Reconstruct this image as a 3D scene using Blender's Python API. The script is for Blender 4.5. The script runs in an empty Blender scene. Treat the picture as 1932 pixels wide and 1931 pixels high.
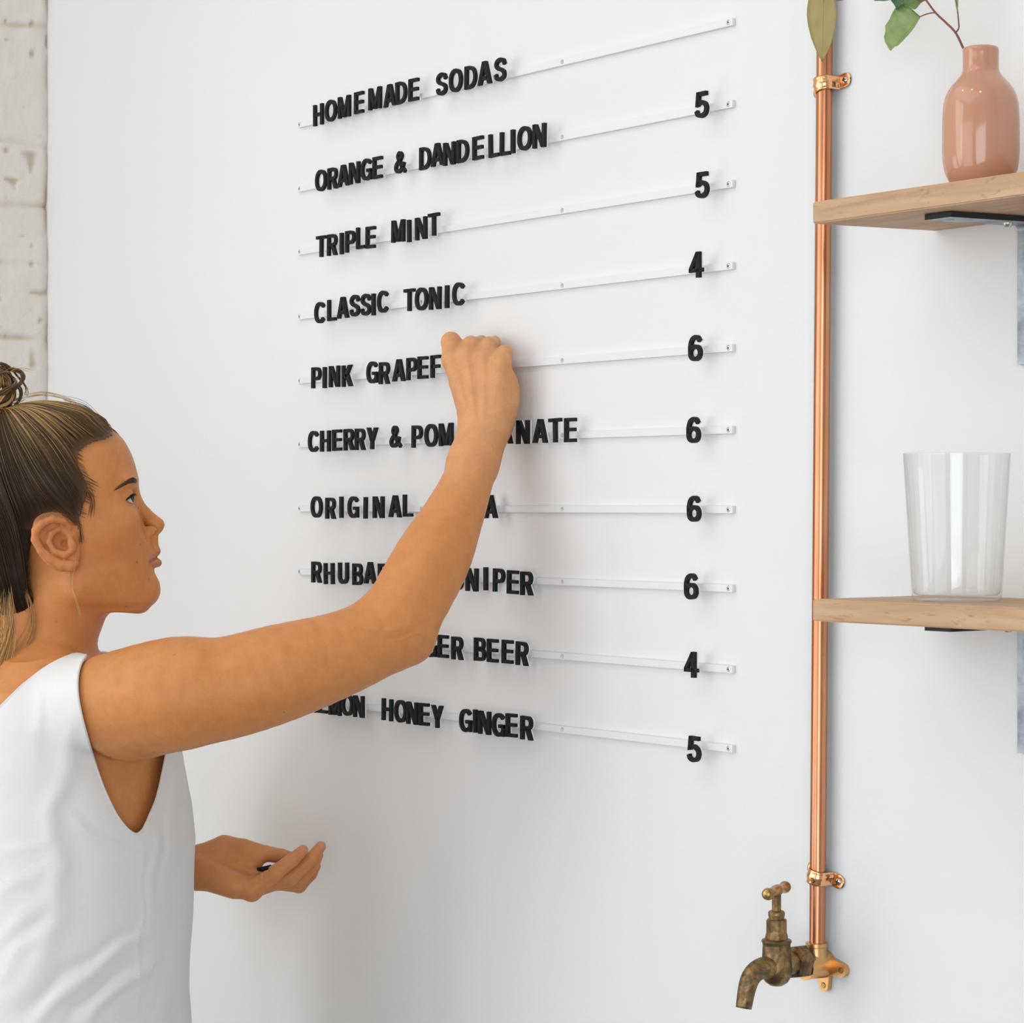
import bpy, bmesh, math, random
import numpy as np
from mathutils import Vector, Matrix

# ------------------------------------------------------------------ camera, light, exposure
S = bpy.context.scene
COL = S.collection
FPX = 4400.0                                   # focal length in pixels of the 1932 px frame
CAM = np.array([1.639, -1.555, 1.500])         # camera stands 1.5 m from the menu wall
FW = np.array([-0.7874, 0.6164, 0.0]); FW /= np.linalg.norm(FW)
RT = np.array([FW[1], -FW[0], 0.0])
UP = np.array([0.0, 0.0, 1.0])
cd = bpy.data.cameras.new('camera'); co = bpy.data.objects.new('camera', cd); COL.objects.link(co)
cd.sensor_width = 36.0; cd.lens = FPX / 1932.0 * 36.0; cd.clip_start = 0.05; cd.clip_end = 60
cd.shift_y = -4.5 / 1932.0
co.matrix_world = Matrix(((RT[0], 0, -FW[0], CAM[0]), (RT[1], 0, -FW[1], CAM[1]), (0, 1, 0, CAM[2]), (0, 0, 0, 1)))
S.camera = co

def at(u, v, z):                               # a point seen at (u, v) at camera distance z (metres)
    return CAM + RT * ((u - 966.0) / FPX * z) + UP * ((961.0 - v) / FPX * z) + FW * z
def on_y(u, v, y=0.0):                         # the point on the plane Y = y seen at (u, v)
    d = FW + RT * ((u - 966.0) / FPX) + UP * ((961.0 - v) / FPX)
    return CAM + d * ((y - CAM[1]) / d[1])

W = bpy.data.worlds.new('world'); S.world = W; W.use_nodes = True
W.node_tree.nodes['Background'].inputs[0].default_value = (0.80, 0.88, 1.0, 1)
W.node_tree.nodes['Background'].inputs[1].default_value = 0.4

def area(name, loc, target, sx, sy, power, col):
    l = bpy.data.lights.new(name, 'AREA'); l.shape = 'RECTANGLE'; l.size = sx; l.size_y = sy
    l.energy = power; l.color = col
    o = bpy.data.objects.new(name, l); COL.objects.link(o); o.location = loc
    o.rotation_euler = (Vector(target) - Vector(loc)).to_track_quat('-Z', 'Y').to_euler()
    return o
def spot(name, loc, target, power, col, ang=70, r=0.03):
    l = bpy.data.lights.new(name, 'SPOT'); l.energy = power; l.color = col; l.spot_size = math.radians(ang)
    l.spot_blend = 0.6; l.shadow_soft_size = r
    o = bpy.data.objects.new(name, l); COL.objects.link(o); o.location = loc
    o.rotation_euler = (Vector(target) - Vector(loc)).to_track_quat('-Z', 'Y').to_euler()
    return o
area('window_daylight', (-1.36, -2.75, 1.9), (0.3, -1.55, 1.2), 2.3, 2.3, 46, (0.93, 0.965, 1.0))
area('shopfront_daylight', (0.1, -4.55, 1.35), (-0.4, 0.0, 1.15), 3.0, 2.6, 48, (0.90, 0.95, 1.0))
area('side_fill', (2.92, -2.2, 1.25), (-0.7, -0.2, 1.0), 3.2, 2.3, 98, (0.90, 0.95, 1.0))  # added fill from the right, brightens her front and the lower-left wall
area('low_fill', (-1.38, -1.55, 1.0), (-0.5, 0.0, 0.95), 1.0, 1.6, 11, (0.90, 0.95, 1.0))  # added fill, no known window here; lifts the wall low on the left
area('ceiling_daylight', (-0.1, -1.7, 3.15), (0.0, -1.5, 0.0), 3.0, 2.4, 24, (1.0, 0.98, 0.96))
spot('ceiling_spot', (-0.35, -1.15, 3.1), (-0.35, 0.0, 1.2), 4, (1.0, 0.93, 0.84))
spot('ceiling_spot.001', (0.45, -1.15, 3.1), (0.35, 0.0, 1.2), 4, (1.0, 0.93, 0.84))
spot('ceiling_spot.002', (1.25, -1.15, 3.1), (0.8, 0.0, 1.2), 4, (1.0, 0.93, 0.84))
vs = S.view_settings
vs.view_transform = 'Standard'; vs.look = 'None'; vs.gamma = 1.0; vs.use_curve_mapping = False
vs.exposure = -0.42
S.cycles.max_bounces = 8; S.cycles.diffuse_bounces = 4; S.cycles.glossy_bounces = 4
S.cycles.transmission_bounces = 8; S.cycles.transparent_max_bounces = 8
S.cycles.caustics_reflective = False; S.cycles.caustics_refractive = False

# ------------------------------------------------------------------ helpers
def new_obj(name, verts, faces, mat=None, parent=None, smooth=False, colors=None):
    me = bpy.data.meshes.new(name)
    verts = np.asarray(verts, dtype=np.float32).reshape(-1, 3)
    if isinstance(faces, np.ndarray):
        k = faces.shape[1]
        me.vertices.add(len(verts)); me.vertices.foreach_set('co', verts.ravel())
        me.loops.add(faces.size); me.loops.foreach_set('vertex_index', faces.astype(np.int32).ravel())
        me.polygons.add(len(faces))
        me.polygons.foreach_set('loop_start', np.arange(0, faces.size, k, dtype=np.int32))
        me.update(calc_edges=True); me.validate()
    else:
        me.from_pydata([tuple(map(float, v)) for v in verts], [], faces); me.update()
    if smooth: me.polygons.foreach_set('use_smooth', np.ones(len(me.polygons), dtype=bool))
    if colors is not None:
        at_ = me.color_attributes.new('tint', 'FLOAT_COLOR', 'POINT')
        c4 = np.ones((len(verts), 4), dtype=np.float32); c4[:, :colors.shape[1]] = colors
        at_.data.foreach_set('color', c4.ravel())
    o = bpy.data.objects.new(name, me); COL.objects.link(o)
    if mat: me.materials.append(mat)
    if parent: o.parent = parent; o.matrix_parent_inverse = Matrix.Identity(4)
    return o
def tag(o, label=None, cat=None, group=None, kind=None):
    for k, v in (('label', label), ('category', cat), ('group', group), ('kind', kind)):
        if v: o[k] = v
    return o
def empty(name, loc, label, cat, group=None):
    o = bpy.data.objects.new(name, None); COL.objects.link(o); o.location = tuple(map(float, loc))
    o.empty_display_size = 0.02
    return tag(o, label, cat, group)
class MB:                                      # gathers shapes into one mesh
    def __init__(s): s.v = []; s.f = []
    def add(s, v, f):
        n = len(s.v); s.v += [tuple(map(float, p)) for p in v]; s.f += [tuple(i + n for i in q) for q in f]
    def box(s, a, b, bev=0.0):
        bm = bmesh.new(); bmesh.ops.create_cube(bm, size=1.0)
        for q in bm.verts: q.co = Vector([a[i] + (q.co[i] + 0.5) * (b[i] - a[i]) for i in range(3)])
        if bev: bmesh.ops.bevel(bm, geom=bm.edges[:] , offset=bev, segments=2, affect='EDGES', profile=0.6)
        s.bm(bm)
    def bm(s, bm):
        bm.verts.index_update()
        s.add([q.co for q in bm.verts], [[q.index for q in f.verts] for f in bm.faces]); bm.free()
    def lathe(s, prof, n=40, M=None, cap=True):   # prof: (radius, height) pairs about local z
        v = []; f = []; m = len(prof)
        for i in range(n):
            t = 2 * math.pi * i / n
            for r, h in prof: v.append(Vector((r * math.cos(t), r * math.sin(t), h)))
        for i in range(n):
            for j in range(m - 1):
                f.append((i * m + j, ((i + 1) % n) * m + j, ((i + 1) % n) * m + j + 1, i * m + j + 1))
        if cap:
            if prof[0][0] > 1e-6: f.append([i * m for i in range(n)][::-1])
            if prof[-1][0] > 1e-6: f.append([i * m + m - 1 for i in range(n)])
        if M is not None: v = [M @ p for p in v]
        s.add(v, f)
    def tube(s, pts, rad, n=12, cap=True, up=(0.13, 0.2, 0.97)):
        pts = [Vector(p) for p in pts]; m = len(pts)
        rad = [rad] * m if not hasattr(rad, '__len__') else rad
        v = []; f = []; u = Vector(up)
        for i, p in enumerate(pts):
            t = (pts[min(i + 1, m - 1)] - pts[max(i - 1, 0)]).normalized()
            e = (u - t * u.dot(t))
            if e.length < 1e-4: e = t.orthogonal()
            e.normalize(); u = e; g = t.cross(e)
            for k in range(n):
                a = 2 * math.pi * k / n
                v.append(p + (e * math.cos(a) + g * math.sin(a)) * rad[i])
        for i in range(m - 1):
            for k in range(n):
                f.append((i * n + k, i * n + (k + 1) % n, (i + 1) * n + (k + 1) % n, (i + 1) * n + k))
        if cap: f.append(list(range(n))[::-1]); f.append([(m - 1) * n + k for k in range(n)])
        s.add(v, f)
    def build(s, name, mat, parent=None, smooth=False, auto=None):
        o = new_obj(name, s.v, s.f, mat, parent, smooth)
        if auto is not None:
            o.data.polygons.foreach_set('use_smooth', np.ones(len(o.data.polygons), dtype=bool))
            o.data.set_sharp_from_angle(angle=math.radians(auto))
        return o
def frame(loc, zdir, xdir=(0, 0, 1)):          # matrix whose local z is zdir
    z = Vector(zdir).normalized(); x = Vector(xdir); x = (x - z * x.dot(z))
    if x.length < 1e-5: x = z.orthogonal()
    x.normalize(); y = z.cross(x)
    return Matrix(((x.x, y.x, z.x, loc[0]), (x.y, y.y, z.y, loc[1]), (x.z, y.z, z.z, loc[2]), (0, 0, 0, 1)))
def spline(pts, n):
    P = np.asarray(pts, dtype=float); m = len(P)
    Q = np.vstack([2 * P[0] - P[1], P, 2 * P[-1] - P[-2]]); out = []
    for i in range(m - 1):
        p0, p1, p2, p3 = Q[i:i + 4]
        for k in range(n):
            t = k / n
            out.append(0.5 * ((2 * p1) + (p2 - p0) * t + (2 * p0 - 5 * p1 + 4 * p2 - p3) * t * t + (3 * p1 - p0 - 3 * p2 + p3) * t ** 3))
    out.append(P[-1]); return np.array(out)

# ------------------------------------------------------------------ materials
def mat(name, base=(0.8, 0.8, 0.8), rough=0.5, metal=0.0, **kw):
    m = bpy.data.materials.new(name); m.use_nodes = True
    b = m.node_tree.nodes['Principled BSDF']
    b.inputs['Base Color'].default_value = (*base, 1); b.inputs['Roughness'].default_value = rough
    b.inputs['Metallic'].default_value = metal
    for k, v in kw.items(): b.inputs[k.replace('_', ' ')].default_value = v
    return m
class NT:                                      # short-hand for node graphs
    def __init__(s, m): s.t = m.node_tree; s.b = s.t.nodes['Principled BSDF']
    def n(s, typ, **kw):
        d = s.t.nodes.new(typ)
        for k, v in kw.items():
            if k.startswith('i_'): d.inputs[k[2:].replace('_', ' ')].default_value = v
            else: setattr(d, k, v)
        return d
    def l(s, a, b): s.t.links.new(a, b)
    def coord(s, scale=(1, 1, 1), rot=(0, 0, 0), kind='Object'):
        c = s.n('ShaderNodeTexCoord'); mp = s.n('ShaderNodeMapping')
        mp.inputs['Scale'].default_value = scale; mp.inputs['Rotation'].default_value = rot
        s.l(c.outputs[kind], mp.inputs['Vector']); return mp.outputs[0]
    def noise(s, vec, scale, detail=4, rough=0.55, dist=0.0):
        d = s.n('ShaderNodeTexNoise', i_Scale=scale, i_Detail=detail, i_Roughness=rough, i_Distortion=dist)
        s.l(vec, d.inputs['Vector']); return d.outputs['Fac']
    def ramp(s, fac, stops):
        r = s.n('ShaderNodeValToRGB'); e = r.color_ramp.elements
        while len(e) < len(stops): e.new(0.5)
        for x, (p, c) in zip(e, stops): x.position = p; x.color = (*c, 1)
        s.l(fac, r.inputs[0]); return r.outputs[0]
    def bump(s, h, strength, dist):
        d = s.n('ShaderNodeBump', i_Strength=strength, i_Distance=dist); s.l(h, d.inputs['Height'])
        s.l(d.outputs[0], s.b.inputs['Normal']); return d
    def mix(s, fac, a, b, blend='MIX'):
        d = s.n('ShaderNodeMix', data_type='RGBA', blend_type=blend)
        if hasattr(fac, 'links'): s.l(fac, d.inputs[0])
        else: d.inputs[0].default_value = fac
        for q, i in ((a, 6), (b, 7)):
            if hasattr(q, 'links'): s.l(q, d.inputs[i])
            else: d.inputs[i].default_value = (*q, 1)
        return d.outputs[2]
MT = {}
m = MT['plaster'] = mat('white_wall_paint', (0.80, 0.80, 0.80), 0.55); t = NT(m); c = t.coord()
a = t.noise(c, 9, 5); bb = t.noise(c, 160, 3); w = t.noise(c, 2.2, 3)
t.l(t.ramp(w, [(0.3, (0.80, 0.797, 0.792)), (0.7, (0.825, 0.825, 0.825))]), t.b.inputs['Base Color'])
ad = t.n('ShaderNodeMath', operation='ADD'); t.l(a, ad.inputs[0]); t.l(bb, ad.inputs[1]); t.bump(ad.outputs[0], 0.055, 0.004)
m = MT['brick'] = mat('painted_brick', (0.80, 0.76, 0.70), 0.7); t = NT(m); c = t.coord()
va = t.n('ShaderNodeVertexColor', layer_name='tint')
t.l(t.mix(t.noise(c, 35, 6), va.outputs[0], t.mix(0.25, va.outputs[0], (0.72, 0.62, 0.50))), t.b.inputs['Base Color'])
t.bump(t.noise(c, 140, 6), 0.35, 0.003)
MT['rear'] = mat('rear_wall_paint', (0.74, 0.74, 0.74), 0.8)
MT['ceil'] = mat('ceiling_paint', (0.78, 0.78, 0.77), 0.8)
m = MT['floor'] = mat('floor_concrete', (0.38, 0.36, 0.34), 0.5); t = NT(m); c = t.coord()
t.l(t.ramp(t.noise(c, 3, 6), [(0.3, (0.19, 0.175, 0.16)), (0.7, (0.25, 0.235, 0.22))]), t.b.inputs['Base Color'])
m = MT['black'] = mat('black_letter', (0.008, 0.010, 0.011), 0.6, Specular_IOR_Level=0.25); t = NT(m); c = t.coord()
t.bump(t.noise(c, 900, 3), 0.15, 0.0006)
MT['white_back'] = mat('white_acrylic', (0.84, 0.84, 0.85), 0.35)
m = MT['rail'] = mat('white_rail', (0.82, 0.83, 0.85), 0.32); t = NT(m); c = t.coord(); t.bump(t.noise(c, 60, 2), 0.05, 0.001)
MT['screw_white'] = mat('zinc_screw_pale', (0.80, 0.80, 0.82), 0.3, 0.25)
MT['dark'] = mat('screw_recess', (0.03, 0.03, 0.03), 0.6)
MT['screw'] = mat('steel_screw', (0.62, 0.60, 0.58), 0.18, 1.0)
m = MT['copper'] = mat('copper_tube', (0.70, 0.32, 0.17), 0.24, 1.0); t = NT(m); c = t.coord((1, 1, 0.12))
n1 = t.noise(c, 60, 5); n2 = t.noise(t.coord(), 90, 4)
t.l(t.ramp(n1, [(0.3, (0.50, 0.19, 0.095)), (0.55, (0.62, 0.27, 0.14)), (0.8, (0.72, 0.37, 0.22))]), t.b.inputs['Base Color'])
mr = t.n('ShaderNodeMapRange'); mr.inputs[3].default_value = 0.20; mr.inputs[4].default_value = 0.28; t.l(n2, mr.inputs[0]); t.l(mr.outputs[0], t.b.inputs['Roughness'])
MT['copper_clip'] = mat('bright_copper', (0.93, 0.50, 0.26), 0.16, 1.0)
m = MT['brass'] = mat('new_brass', (0.72, 0.42, 0.18), 0.34, 1.0); t = NT(m); t.bump(t.noise(t.coord(), 700, 2), 0.12, 0.0006)
m = MT['old_brass'] = mat('aged_brass', (0.3, 0.2, 0.1), 0.4, 0.9); t = NT(m); c = t.coord()
n1 = t.noise(c, 70, 6, 0.65, 0.6); n2 = t.noise(c, 260, 4)
t.l(t.ramp(n1, [(0.30, (0.075, 0.055, 0.038)), (0.48, (0.17, 0.115, 0.06)), (0.60, (0.36, 0.22, 0.085)), (0.72, (0.22, 0.17, 0.13))]), t.b.inputs['Base Color'])
mr = t.n('ShaderNodeMapRange'); mr.inputs[3].default_value = 0.28; mr.inputs[4].default_value = 0.6; t.l(n2, mr.inputs[0]); t.l(mr.outputs[0], t.b.inputs['Roughness'])
t.bump(n2, 0.25, 0.001)
m = MT['handle_brass'] = mat('worn_brass_handle', (0.5, 0.33, 0.14), 0.34, 1.0); t = NT(m); c = t.coord()
t.l(t.ramp(t.noise(c, 80, 5), [(0.35, (0.28, 0.16, 0.07)), (0.6, (0.56, 0.36, 0.14))]), t.b.inputs['Base Color'])
m = MT['oak'] = mat('oak_wood', (0.66, 0.43, 0.24), 0.55); t = NT(m); c = t.coord((3.5, 26, 40)); c2 = t.coord((6, 30, 30), (0, 0.45, 0))
n1 = t.noise(c, 2.2, 8, 0.6, 0.6); n2 = t.noise(c2, 5.5, 4, 0.6, 1.2)
base = t.ramp(n1, [(0.25, (0.40, 0.225, 0.11)), (0.5, (0.54, 0.335, 0.185)), (0.75, (0.63, 0.43, 0.26))])
t.l(t.mix(t.ramp(n2, [(0.60, (0, 0, 0)), (0.70, (0.75, 0.75, 0.75))]), base, (0.30, 0.15, 0.06)), t.b.inputs['Base Color'])
t.bump(n1, 0.15, 0.001)
m = MT['galv'] = mat('galvanised_steel', (0.35, 0.38, 0.41), 0.45, 0.75); t = NT(m); c = t.coord()
t.l(t.ramp(t.noise(c, 45, 5), [(0.35, (0.20, 0.23, 0.26)), (0.65, (0.42, 0.47, 0.50))]), t.b.inputs['Base Color'])
MT['black_steel'] = mat('black_steel_edge', (0.02, 0.022, 0.024), 0.5, 0.3)
MT['vase'] = mat('coral_glaze', (0.56, 0.275, 0.17), 0.12, 0.0, Coat_Weight=0.5)
MT['vase'].node_tree.nodes['Principled BSDF'].inputs['Coat Roughness'].default_value = 0.04
m = MT['glass'] = bpy.data.materials.new('clear_glass'); m.use_nodes = True; tr = m.node_tree; tr.nodes.clear()
go_ = tr.nodes.new('ShaderNodeOutputMaterial'); gm = tr.nodes.new('ShaderNodeMixShader'); gt = tr.nodes.new('ShaderNodeBsdfTransparent'); gg = tr.nodes.new('ShaderNodeBsdfGlossy'); lw = tr.nodes.new('ShaderNodeLayerWeight'); pw = tr.nodes.new('ShaderNodeMath'); gf = tr.nodes.new('ShaderNodeMath')
gt.inputs[0].default_value = (0.985, 0.99, 0.99, 1); gg.inputs['Roughness'].default_value = 0.02; lw.inputs[0].default_value = 0.5; pw.operation = 'POWER'; pw.inputs[1].default_value = 4.0; gf.operation = 'MULTIPLY_ADD'; gf.inputs[1].default_value = 0.75; gf.inputs[2].default_value = 0.045
tr.links.new(lw.outputs['Facing'], pw.inputs[0]); tr.links.new(pw.outputs[0], gf.inputs[0])
tr.links.new(gf.outputs[0], gm.inputs[0]); tr.links.new(gt.outputs[0], gm.inputs[1]); tr.links.new(gg.outputs[0], gm.inputs[2]); tr.links.new(gm.outputs[0], go_.inputs[0])
def leafmat(name, c0, c1):
    m = mat(name, c0, 0.5); t = NT(m); c = t.coord()
    t.l(t.ramp(t.noise(c, 60, 5), [(0.3, c0), (0.7, c1)]), t.b.inputs['Base Color'])
    t.b.inputs['Subsurface Weight'].default_value = 0.0; t.bump(t.noise(c, 200, 3), 0.2, 0.001); return m
MT['leaf'] = leafmat('green_leaf', (0.17, 0.26, 0.075), (0.26, 0.36, 0.13))
MT['leaf_dark'] = leafmat('dark_green_leaf', (0.05, 0.13, 0.07), (0.09, 0.19, 0.10))
MT['leaf_olive'] = leafmat('olive_leaf', (0.28, 0.23, 0.07), (0.36, 0.28, 0.11))
MT['twig'] = mat('red_brown_twig', (0.20, 0.06, 0.05), 0.5)
# ------------------------------------------------------------------ the room
X0, X1, Y0, ZC = -1.442, 3.0, -4.7, 3.2
def slab(name, a, b, m):
    q = MB(); q.box(a, b); return tag(q.build(name, m), kind='structure')
slab('wall_back', (X0 - 0.12, 0.0, 0.0), (X1 + 0.12, 0.12, ZC), MT['plaster'])
slab('floor', (X0 - 0.12, Y0 - 0.12, -0.1), (X1 + 0.12, 0.12, 0.0), MT['floor'])
slab('ceiling', (X0 - 0.12, Y0 - 0.12, ZC), (X1 + 0.12, 0.12, ZC + 0.1), MT['ceil'])
slab('wall_right', (X1, Y0, 0.0), (X1 + 0.12, 0.0, ZC), MT['rear'])
slab('wall_front', (X0, Y0 - 0.12, 0.0), (X1, Y0, ZC), MT['rear'])
def brick_wall():                               # painted brick return wall, its courses modelled in relief
    rnd = np.random.RandomState(4)
    ys = np.concatenate([np.arange(0, 0.40, 0.0035), np.arange(0.40, 4.71, 0.06)])
    zs = np.concatenate([np.arange(0, 1.2, 0.06), np.arange(1.2, 2.5, 0.0035), np.arange(2.5, 3.21, 0.06)])
    joints = [1.753, 1.8505, 1.9426, 2.031, 2.102]
    while joints[0] > 0: joints.insert(0, joints[0] - 0.09)
    while joints[-1] < 3.2: joints.append(joints[-1] + 0.09)
    joints = np.array(joints)
    Yg, Zg = np.meshgrid(ys, zs, indexing='ij')
    def vn(p, q, s, seed):                      # smooth value noise
        r = np.random.RandomState(seed); T = r.rand(64, 64)
        a, b = p * s, q * s; i = np.floor(a).astype(int); j = np.floor(b).astype(int); fa = a - i; fb = b - j
        fa = fa * fa * (3 - 2 * fa); fb = fb * fb * (3 - 2 * fb); g = lambda x, y: T[x % 64, y % 64]
        return (g(i, j) * (1 - fa) + g(i + 1, j) * fa) * (1 - fb) + (g(i, j + 1) * (1 - fa) + g(i + 1, j + 1) * fa) * fb
    wob = (vn(Yg, Zg, 12, 1) - 0.5) * 0.016
    zz = Zg + wob; k = np.searchsorted(joints, zz) ; lo = joints[np.clip(k - 1, 0, len(joints) - 1)]; hi = joints[np.clip(k, 0, len(joints) - 1)]
    dz = np.minimum(np.abs(zz - lo), np.abs(hi - zz))
    off = np.where(k % 2 == 0, 0.022, 0.118) ; per = 0.235
    yy = (Yg + off + (vn(Yg, Zg, 25, 7) - 0.5) * 0.01) % per; dy = np.minimum(yy, per - yy)
    patch = vn(Yg, Zg, 11, 3)                   # paint fills some joints almost flush
    g = np.exp(-(np.minimum(dz, dy + 0.0015) / 0.0042) ** 2) * np.clip((patch - 0.28) * 3.0, 0.05, 1)
    n = (vn(Yg, Zg, 40, 2) - 0.5) * 0.004 + (vn(Yg, Zg, 110, 5) - 0.5) * 0.0022 + (vn(Yg, Zg, 14, 9) - 0.5) * 0.006
    pit = np.clip((vn(Yg, Zg, 75, 11) - 0.83) * 8, 0, 1)
    h = n * 0.7 - g * 0.0035 - pit * 0.002
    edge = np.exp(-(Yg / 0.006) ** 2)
    h = h + 0.004 - edge * 0.004
    P = np.stack([X0 + h, -Yg, Zg], -1).reshape(-1, 3)
    a, b = Yg.shape; I = np.arange(a * b).reshape(a, b)
    F = np.stack([I[:-1, :-1], I[1:, :-1], I[1:, 1:], I[:-1, 1:]], -1).reshape(-1, 4)
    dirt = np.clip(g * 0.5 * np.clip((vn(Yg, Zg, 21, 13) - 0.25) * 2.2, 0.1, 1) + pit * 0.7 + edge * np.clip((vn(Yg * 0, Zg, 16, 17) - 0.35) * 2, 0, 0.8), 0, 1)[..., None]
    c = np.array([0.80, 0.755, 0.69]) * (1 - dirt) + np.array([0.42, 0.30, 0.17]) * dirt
    o = new_obj('wall_left', P, F[:, ::-1].copy(), MT['brick'], smooth=True, colors=c.reshape(-1, 3))
    return tag(o, kind='structure')
brick_wall()

# ------------------------------------------------------------------ rails
RAIL_Z = []
LEFT_V = [236, 357, 476, 598, 719, 839, 960, 1079, 1199.5, 1319.5]; RIGHT_V = [40, 195, 346, 501, 656, 811, 962, 1111, 1264, 1414]
RY = -0.0042                                    # rail front
RAIL_WORD = ['HOMEMADE SODAS', 'ORANGE & DANDELLION', 'TRIPLE MINT', 'CLASSIC TONIC', 'PINK GRAPEF', 'CHERRY & POMEGRANATE', 'ORIGINAL', 'JUNIPER', 'GINGER BEER', 'LEMON HONEY GINGER']
def rail_mesh(x0, x1, hh, holes, rh, yb, yf):
    q = MB(); n = 24; v = []; f = []
    xs = [x0]
    for h in holes: xs += [h - hh, h + hh]
    xs.append(x1)
    def quad(a, b, c, d): q.add([a, b, c, d], [(0, 1, 2, 3)])
    for i in range(0, len(xs), 2):              # plain lengths between the holes
        if xs[i + 1] - xs[i] > 1e-5: quad((xs[i], yf, -hh), (xs[i + 1], yf, -hh), (xs[i + 1], yf, hh), (xs[i], yf, hh))
    for h in holes:                             # a square of face with a drilled hole
        ring = []; sq = []
        for k in range(n):
            a = 2 * math.pi * k / n; c, s = math.cos(a), math.sin(a); m_ = max(abs(c), abs(s))
            ring.append((c, s)); sq.append((c / m_ * hh, s / m_ * hh))
        for k in range(n):
            j = (k + 1) % n
            quad((h + ring[k][0] * rh, yf, ring[k][1] * rh), (h + sq[k][0], yf, sq[k][1]), (h + sq[j][0], yf, sq[j][1]), (h + ring[j][0] * rh, yf, ring[j][1] * rh))
            quad((h + ring[j][0] * rh, yf, ring[j][1] * rh), (h + ring[j][0] * rh * .72, yb, ring[j][1] * rh * .72), (h + ring[k][0] * rh * .72, yb, ring[k][1] * rh * .72), (h + ring[k][0] * rh, yf, ring[k][1] * rh))
    quad((x0, yb, hh), (x1, yb, hh), (x1, yf, hh), (x0, yf, hh)); quad((x0, yf, -hh), (x1, yf, -hh), (x1, yb, -hh), (x0, yb, -hh))
    quad((x0, yb, -hh), (x0, yf, -hh), (x0, yf, hh), (x0, yb, hh)); quad((x1, yf, -hh), (x1, yb, -hh), (x1, yb, hh), (x1, yf, hh))
    return q
xl = on_y(561, 960, RY)[0]; xr = on_y(1381.5, 960, RY)[0]; HH = 0.0035
hl, hr = xl + 0.0047, on_y(1374.0, 960, RY)[0]
holes = [hl + (hr - hl) * k / 3 for k in range(4)]
ordn = ['topmost', 'second', 'third', 'fourth', 'fifth', 'sixth', 'seventh', 'eighth', 'ninth', 'lowest']
for i in range(10):
    zl = on_y(561, LEFT_V[i], RY)[2]; zr = on_y(1383, RIGHT_V[i], RY)[2]
    zc = (zl + zr) / 2; RAIL_Z.append((zl, zr))
    r = rail_mesh(xl, xr, HH, holes, 0.0026, -0.0002, RY).build('menu_rail', MT['rail'])
    r.location = (0, 0, zc); r.rotation_euler = (0, -math.atan2(zr - zl, xr - xl), 0)
    xm = (xl + xr) / 2
    r.location = (xm - math.cos(math.atan2(zr - zl, xr - xl)) * xm, 0, zc - math.sin(math.atan2(zr - zl, xr - xl)) * xm)
    tag(r, 'thin white rail screwed to the wall, %s of ten, holding the letters %s' % (ordn[i], RAIL_WORD[i]), 'rail', 'white menu rails on the wall')
    for hx, dk in ((holes[0], 1), (holes[3], 0)):
        q = MB(); q.lathe([(0.0, 0.0009), (0.0014, 0.0008), (0.0021, 0.0002), (0.0022, -0.0022)], 20, frame((hx, RY + 0.0006, 0), (0, -1, 0)))
        sc = q.build('screw', MT['screw_white'], r, auto=40)
        q = MB(); d = 0.00125 if i != 4 else 0.0011; w_ = 0.00038; y_ = RY - 0.00035
        rot = random.Random(i).uniform(0.2, 1.3); ca, sa = math.cos(rot), math.sin(rot)
        for (p, s_) in ((d, w_), (w_, d)):
            cs = [(p, s_), (-p, s_), (-p, -s_), (p, -s_)]; cs = [(x * ca - y * sa, x * sa + y * ca) for x, y in cs]
            q.add([(hx + x, y_, y) for x, y in cs] + [(hx + x, y_ + 0.0008, y) for x, y in cs], [(0, 1, 2, 3), (0, 4, 5, 1), (1, 5, 6, 2), (2, 6, 7, 3), (3, 7, 4, 0)])
        q.build('screw_slot', MT['dark'], sc)
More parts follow.
